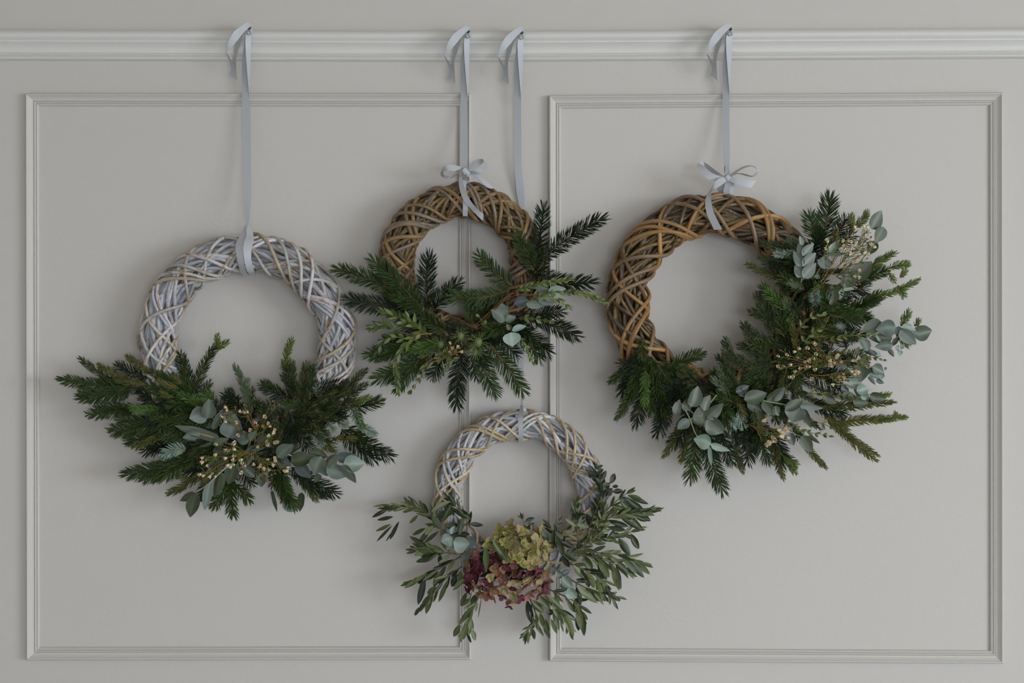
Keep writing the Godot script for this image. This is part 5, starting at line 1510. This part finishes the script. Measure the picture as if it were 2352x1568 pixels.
	oleaf(e, [[1, 895, 308, 94, 1018, 345, 88, 36], [3, 900, 315, 92, 1068, 382, 84, 40], [0, 875, 325, 94, 1045, 455, 86, 52], [1, 828, 350, 96, 932, 450, 90, 50], [3, 860, 350, 90, 990, 440, 84, 44], [1, 770, 400, 98, 865, 420, 94, 44]])
	e = olive(w, [1, 0, 2, 3], [[610, 570, 88], [780, 480, 96], [930, 460, 92], [1090, 432, 84]], 32, 10, 16, 30)
	oleaf(e, [[0, 835, 488, 94, 1002, 592, 86, 44], [1, 920, 470, 92, 1020, 592, 86, 36], [2, 605, 530, 106, 760, 535, 102, 66], [3, 750, 530, 96, 905, 565, 92, 46], [0, 730, 570, 96, 880, 595, 92, 50], [1, 1000, 430, 88, 1102, 432, 82, 30], [0, 940, 470, 90, 1062, 520, 84, 44], [3, 1020, 480, 84, 1086, 520, 80, 34], [2, 640, 565, 108, 742, 608, 104, 40]])
	e = olive(w, [2, 0, 1], [[560, 690, 86], [700, 660, 96], [840, 632, 92], [968, 595, 84]], 28, 10, 24, 34)
	oleaf(e, [[0, 918, 620, 88, 990, 752, 82, 54], [0, 820, 658, 94, 915, 805, 88, 62], [1, 700, 660, 98, 805, 668, 94, 46], [3, 760, 620, 96, 850, 650, 92, 44], [1, 600, 690, 98, 720, 705, 96, 40]])
	e = olive(w, [1, 2, 0], [[470, 760, 88], [640, 780, 96], [830, 800, 94], [1000, 860, 86]], 34, 10, 24, 34)
	oleaf(e, [[2, 690, 775, 96, 850, 780, 90, 36], [2, 930, 820, 90, 1080, 955, 82, 52], [0, 870, 810, 92, 1032, 985, 84, 56], [1, 850, 805, 94, 975, 955, 88, 48], [0, 785, 815, 94, 915, 962, 88, 40], [0, 640, 790, 98, 690, 850, 96, 46]])
	e = olive(w, [1, 2, 0], [[500, 800, 88], [640, 820, 96], [780, 870, 92], [882, 925, 84]], 34, 10, 22, 40)
	oleaf(e, [[2, 770, 870, 96, 828, 1090, 86, 58], [3, 800, 880, 92, 840, 1080, 84, 46], [2, 655, 820, 98, 745, 985, 90, 62], [3, 650, 860, 94, 725, 1005, 88, 54], [1, 520, 800, 98, 610, 915, 94, 64], [2, 600, 830, 94, 640, 900, 92, 40]])
	e = olive(w, [1, 2, 3], [[400, 860, 88], [560, 930, 96], [690, 1010, 92], [768, 1145, 84]], 34, 10, 24, 34)
	oleaf(e, [[2, 450, 880, 100, 545, 995, 94, 52], [2, 555, 935, 98, 625, 1070, 92, 56], [2, 640, 990, 96, 690, 1188, 86, 56], [1, 690, 1040, 92, 770, 1150, 84, 44], [3, 560, 960, 92, 580, 1065, 88, 44], [0, 700, 1020, 90, 765, 1085, 84, 20]])
	e = olive(w, [1, 2, 3], [[430, 1000, 88], [560, 1070, 94], [680, 1110, 90], [790, 1138, 82]], 32, 9, 26, 34)
	oleaf(e, [[2, 475, 1050, 98, 650, 1192, 90, 58], [3, 580, 1090, 92, 668, 1178, 86, 40], [3, 470, 1000, 96, 600, 1000, 92, 42], [0, 690, 1100, 88, 712, 1180, 84, 34]])
	e = olive(w, [1, 0, 2], [[230, 1070, 86], [400, 1145, 92], [500, 1210, 90], [530, 1300, 82]], 32, 10, 26, 34)
	oleaf(e, [[2, 485, 1190, 94, 515, 1410, 84, 54], [0, 530, 1270, 90, 540, 1460, 80, 46], [1, 400, 1160, 92, 470, 1270, 86, 40], [3, 480, 1290, 88, 495, 1420, 82, 40], [3, 480, 1060, 94, 500, 1230, 88, 60], [0, 470, 1160, 92, 460, 1240, 88, 40]])
	e = olive(w, [2, 1, 0], [[90, 1140, 88], [150, 1300, 92], [120, 1370, 88], [65, 1430, 80]], 26, 8, 18, 34)
	oleaf(e, [[3, 75, 1165, 94, 115, 1360, 88, 60], [1, 110, 1300, 92, 210, 1465, 84, 32], [2, 85, 1420, 84, 80, 1525, 78, 28], [3, 75, 1420, 82, 55, 1535, 76, 20], [0, 110, 1390, 84, 135, 1490, 80, 36], [2, 60, 1420, 80, 42, 1510, 76, 16], [1, 105, 1165, 100, 210, 1270, 94, 62]])
	e = olive(w, [1, 2, 4], [[220, 1130, 88], [300, 1240, 94], [380, 1300, 90], [420, 1400, 82]], 32, 10, 20, 30)
	oleaf(e, [[2, 275, 1190, 98, 380, 1355, 90, 60], [2, 375, 1260, 96, 455, 1465, 86, 56], [4, 290, 1225, 92, 335, 1420, 84, 44], [1, 170, 1130, 102, 255, 1230, 96, 56], [1, 180, 1270, 92, 210, 1390, 86, 40], [1, 225, 1320, 90, 250, 1440, 84, 42], [2, 270, 1320, 88, 320, 1445, 82, 36], [0, 210, 1370, 84, 260, 1480, 78, 36], [2, 240, 1120, 104, 375, 1250, 98, 36], [0, 230, 1240, 92, 290, 1280, 88, 50], [3, 350, 1240, 92, 480, 1340, 86, 40], [1, 300, 1100, 94, 330, 1215, 90, 34], [2, 345, 1340, 84, 372, 1430, 80, 16]])
	e = olive(w, [0, 3], [[370, 760, 90], [320, 650, 96], [270, 585, 94]], 30, 10, 24, 30)
	oleaf(e, [[0, 285, 610, 102, 285, 752, 98, 52], [0, 300, 590, 100, 372, 665, 96, 44], [0, 320, 640, 102, 372, 810, 98, 52], [0, 200, 605, 96, 240, 680, 96, 50], [3, 350, 690, 96, 460, 740, 94, 50], [0, 370, 780, 100, 480, 850, 96, 50], [3, 360, 800, 100, 420, 900, 96, 50]])
	e = olive(w, [1, 3], [[240, 720, 92], [300, 600, 92], [335, 520, 88]], 14, 6, 24, 40)
	e = olive(w, [1, 0, 2], [[500, 800, 92], [490, 640, 98], [470, 500, 98], [478, 400, 94]], 26, 10, 18, 44)
	oleaf(e, [[1, 478, 455, 98, 485, 362, 96, 58], [3, 430, 550, 94, 440, 412, 92, 40], [3, 560, 470, 92, 465, 500, 92, 60], [4, 580, 570, 98, 485, 550, 96, 46], [4, 440, 610, 98, 385, 610, 96, 36], [2, 450, 610, 104, 455, 560, 102, 24]])
	e = olive(w, [1, 2, 0, 3], [[480, 720, 94], [600, 640, 102], [680, 520, 106], [700, 400, 104]], 20, 6.5, 10, 46)
	e = olive(w, [2, 1, 0], [[400, 800, 92], [520, 740, 102], [620, 660, 106], [700, 590, 102]], 22, 6.5, 12, 44)
	e = olive(w, [3, 1], [[100, 720, 96], [75, 620, 98], [38, 510, 94]], 18, 7, 26, 44)
	oleaf(e, [[3, 55, 520, 96, 135, 495, 94, 28], [1, 42, 540, 96, 110, 515, 94, 34], [0, 65, 590, 98, 135, 535, 94, 44]])
	e = stem(w, "eucalyptus_sprig", [[260, 900, 96], [330, 940, 104], [400, 1020, 106], [440, 1080, 104]], 1.2, 0.7, lin(130, 134, 118))
	e.remove_meta("line")
	leaves_of(e, [[0, 308, 930, 106, 375, 985, 104, 62, 10, 1], [0, 362, 975, 110, 445, 1065, 106, 88, -10, 1], [1, 350, 1030, 104, 420, 1090, 102, 62, 20, 0], [3, 410, 1070, 112, 480, 1155, 106, 92, 12, 1], [4, 350, 960, 100, 432, 915, 98, 50, 0, 0], [1, 275, 900, 98, 320, 960, 98, 60, 0, 0]])
	# dark leaves tucked behind the flower head
	crop(1050, 1180, 6.5333)
	e = stem(w, "olive_sprig", [[900, 900, 76], [740, 800, 82], [500, 760, 84]], 1.2, 0.8, lin(84, 76, 54))
	e.remove_meta("line")
	for q in 26:
		var a := q * 2.39996
		var r := 380.0 * sqrt((q + 0.5) / 26.0)
		leaf(e, "olive", 3 if q % 3 else 0, 740 + cos(a) * r * 0.5, 720 + sin(a) * r * 0.5, 84, 740 + cos(a) * (r * 1.05 + 120.0), 720 + sin(a) * (r * 0.85 + 90.0), 88, 95, rng.randf_range(-30, 30))
	hydrangea(w)
	# two bright single leaves that lie on the flower head
	crop(1050, 1180, 6.5333)
	e = stem(w, "olive_sprig", [[400, 520, 118], [470, 430, 132], [520, 370, 140]], 1.1, 0.7, lin(120, 112, 70))
	e.remove_meta("line")
	leaf(e, "spear", 1, 522, 375, 142, 775, 738, 136, 100, -16, 1)
	leaf(e, "spear", 1, 432, 490, 140, 438, 880, 136, 92, 10, 0)
	leaf(e, "spear", 3, 480, 430, 128, 740, 430, 124, 60, 20, 0)

func hydrangea(w):
	crop(1050, 1180, 6.5333)
	var g := Geo.new()
	var root := Q(740, 900, 70)
	# stalk that forks into the flower head
	tube_into(g, PackedVector3Array([Q(900, 1000, 50), root, Q(740, 820, 92)]), PackedFloat32Array([0.003, 0.0026, 0.002]), 7, lin(96, 82, 54))
	var forks := []
	for q in 26:
		var a := q * 2.39996
		var r := 420.0 * sqrt((q + 0.5) / 26.0)
		var p := Q(730 + cos(a) * r * 1.25, 790 + sin(a) * r * 1.0, 112 - 26.0 * r / 420.0)
		tube_into(g, bezier(Q(740, 840, 90), Q(735 + cos(a) * r * 0.5, 800 + sin(a) * r * 0.5, 96), p, 5), PackedFloat32Array([0.0012, 0.0011, 0.001, 0.0009, 0.0008, 0.0007]), 5, lin(78, 66, 44), false)
		forks.append(p)
	var o = put("hydrangea_head", g.commit(), M.twig, w)
	var green := [[640, 250], [790, 170], [800, 245], [620, 340], [680, 330], [960, 250], [1150, 245], [1230, 275], [930, 390], [1070, 370], [1170, 400], [1280, 440], [840, 500], [885, 545], [1020, 540], [1085, 540], [1100, 625], [1280, 590], [790, 650], [970, 740], [1200, 730], [1310, 775], [500, 480], [700, 540], [1000, 330], [760, 310], [870, 325], [1235, 345], [1340, 540], [720, 430], [900, 640], [1190, 520], [1000, 450], [620, 440]]
	var mixed := [[650, 860], [700, 790], [800, 1000], [1000, 960], [1130, 985], [1225, 960], [1000, 1080], [1080, 1045], [620, 1080], [330, 1095], [490, 940], [300, 620], [1120, 770], [890, 1150], [850, 1225], [1060, 950], [740, 930], [930, 1000], [700, 1120], [840, 1320], [1370, 1000], [1300, 890], [540, 560], [860, 880], [680, 1000]]
	var wine := [[560, 620], [540, 700], [230, 720], [340, 760], [200, 800], [260, 850], [340, 880], [180, 900], [240, 945], [310, 960], [150, 1020], [205, 1070], [255, 1070], [165, 1140], [400, 1100], [330, 1180], [430, 1180], [530, 1225], [470, 1010], [530, 1050], [600, 820], [760, 800], [830, 800], [910, 880], [940, 990], [1110, 850], [1190, 850], [1180, 920], [1200, 1100], [1290, 1040], [1150, 1150], [1230, 1195], [1060, 1210], [930, 1250], [680, 1225], [760, 1290], [780, 1380], [560, 1140], [1300, 1130], [400, 820], [380, 980], [270, 780], [480, 1120], [620, 740], [1050, 870], [840, 1100]]
	var sets := [[green, [0, 0, 0, 1]], [mixed, [1, 4, 3, 1]], [wine, [2, 2, 3, 4, 2]]]
	for s in sets:
		for q in s[0]:
			var dx: float = (q[0] - 740.0) / 640.0
			var dy: float = (q[1] - 760.0) / 620.0
			var rr := clampf(dx * dx + dy * dy, 0, 1)
			var z := 88.0 + 46.0 * sqrt(1.0 - rr * 0.92) + rng.randf_range(-9, 7)
			var f := MeshInstance3D.new()
			f.name = "floret"
			o.add_child(f, true)
			f.mesh = floret_shape(s[1][rng.randi() % s[1].size()], rng.randi() % 4)
			f.material_override = M.petal
			var n := (Vector3(dx * 0.9, -dy * 0.9, 0.55) + Vector3(rng.randf_range(-0.6, 0.6), rng.randf_range(-0.6, 0.6), 0)).normalized()
			var x := n.cross(Vector3(0, 1, 0.1)).normalized().rotated(n, rng.randf() * TAU)
			var k := (17.0 if s[0] == green else 13.5) * S * rng.randf_range(0.85, 1.15)
			f.transform = Transform3D(Basis(x * k, n.cross(x) * k, n * k), Q(q[0], q[1], z) - gpos(o))

func white_style():
	return {"cane": 5.3, "core": 30, "mid": 14, "outer": [5, 5], "turns": [5.0, -5.0], "phase": [0.4, 1.1], "wrap_width": 0.78,
		"tones": [lin(182, 181, 185), lin(168, 168, 175), lin(194, 192, 193)], "wraps": [lin(186, 178, 168), lin(172, 156, 132), lin(188, 182, 176)],
		"worn": lin(158, 128, 88), "share": [0.10, 0.16, 0.24]}
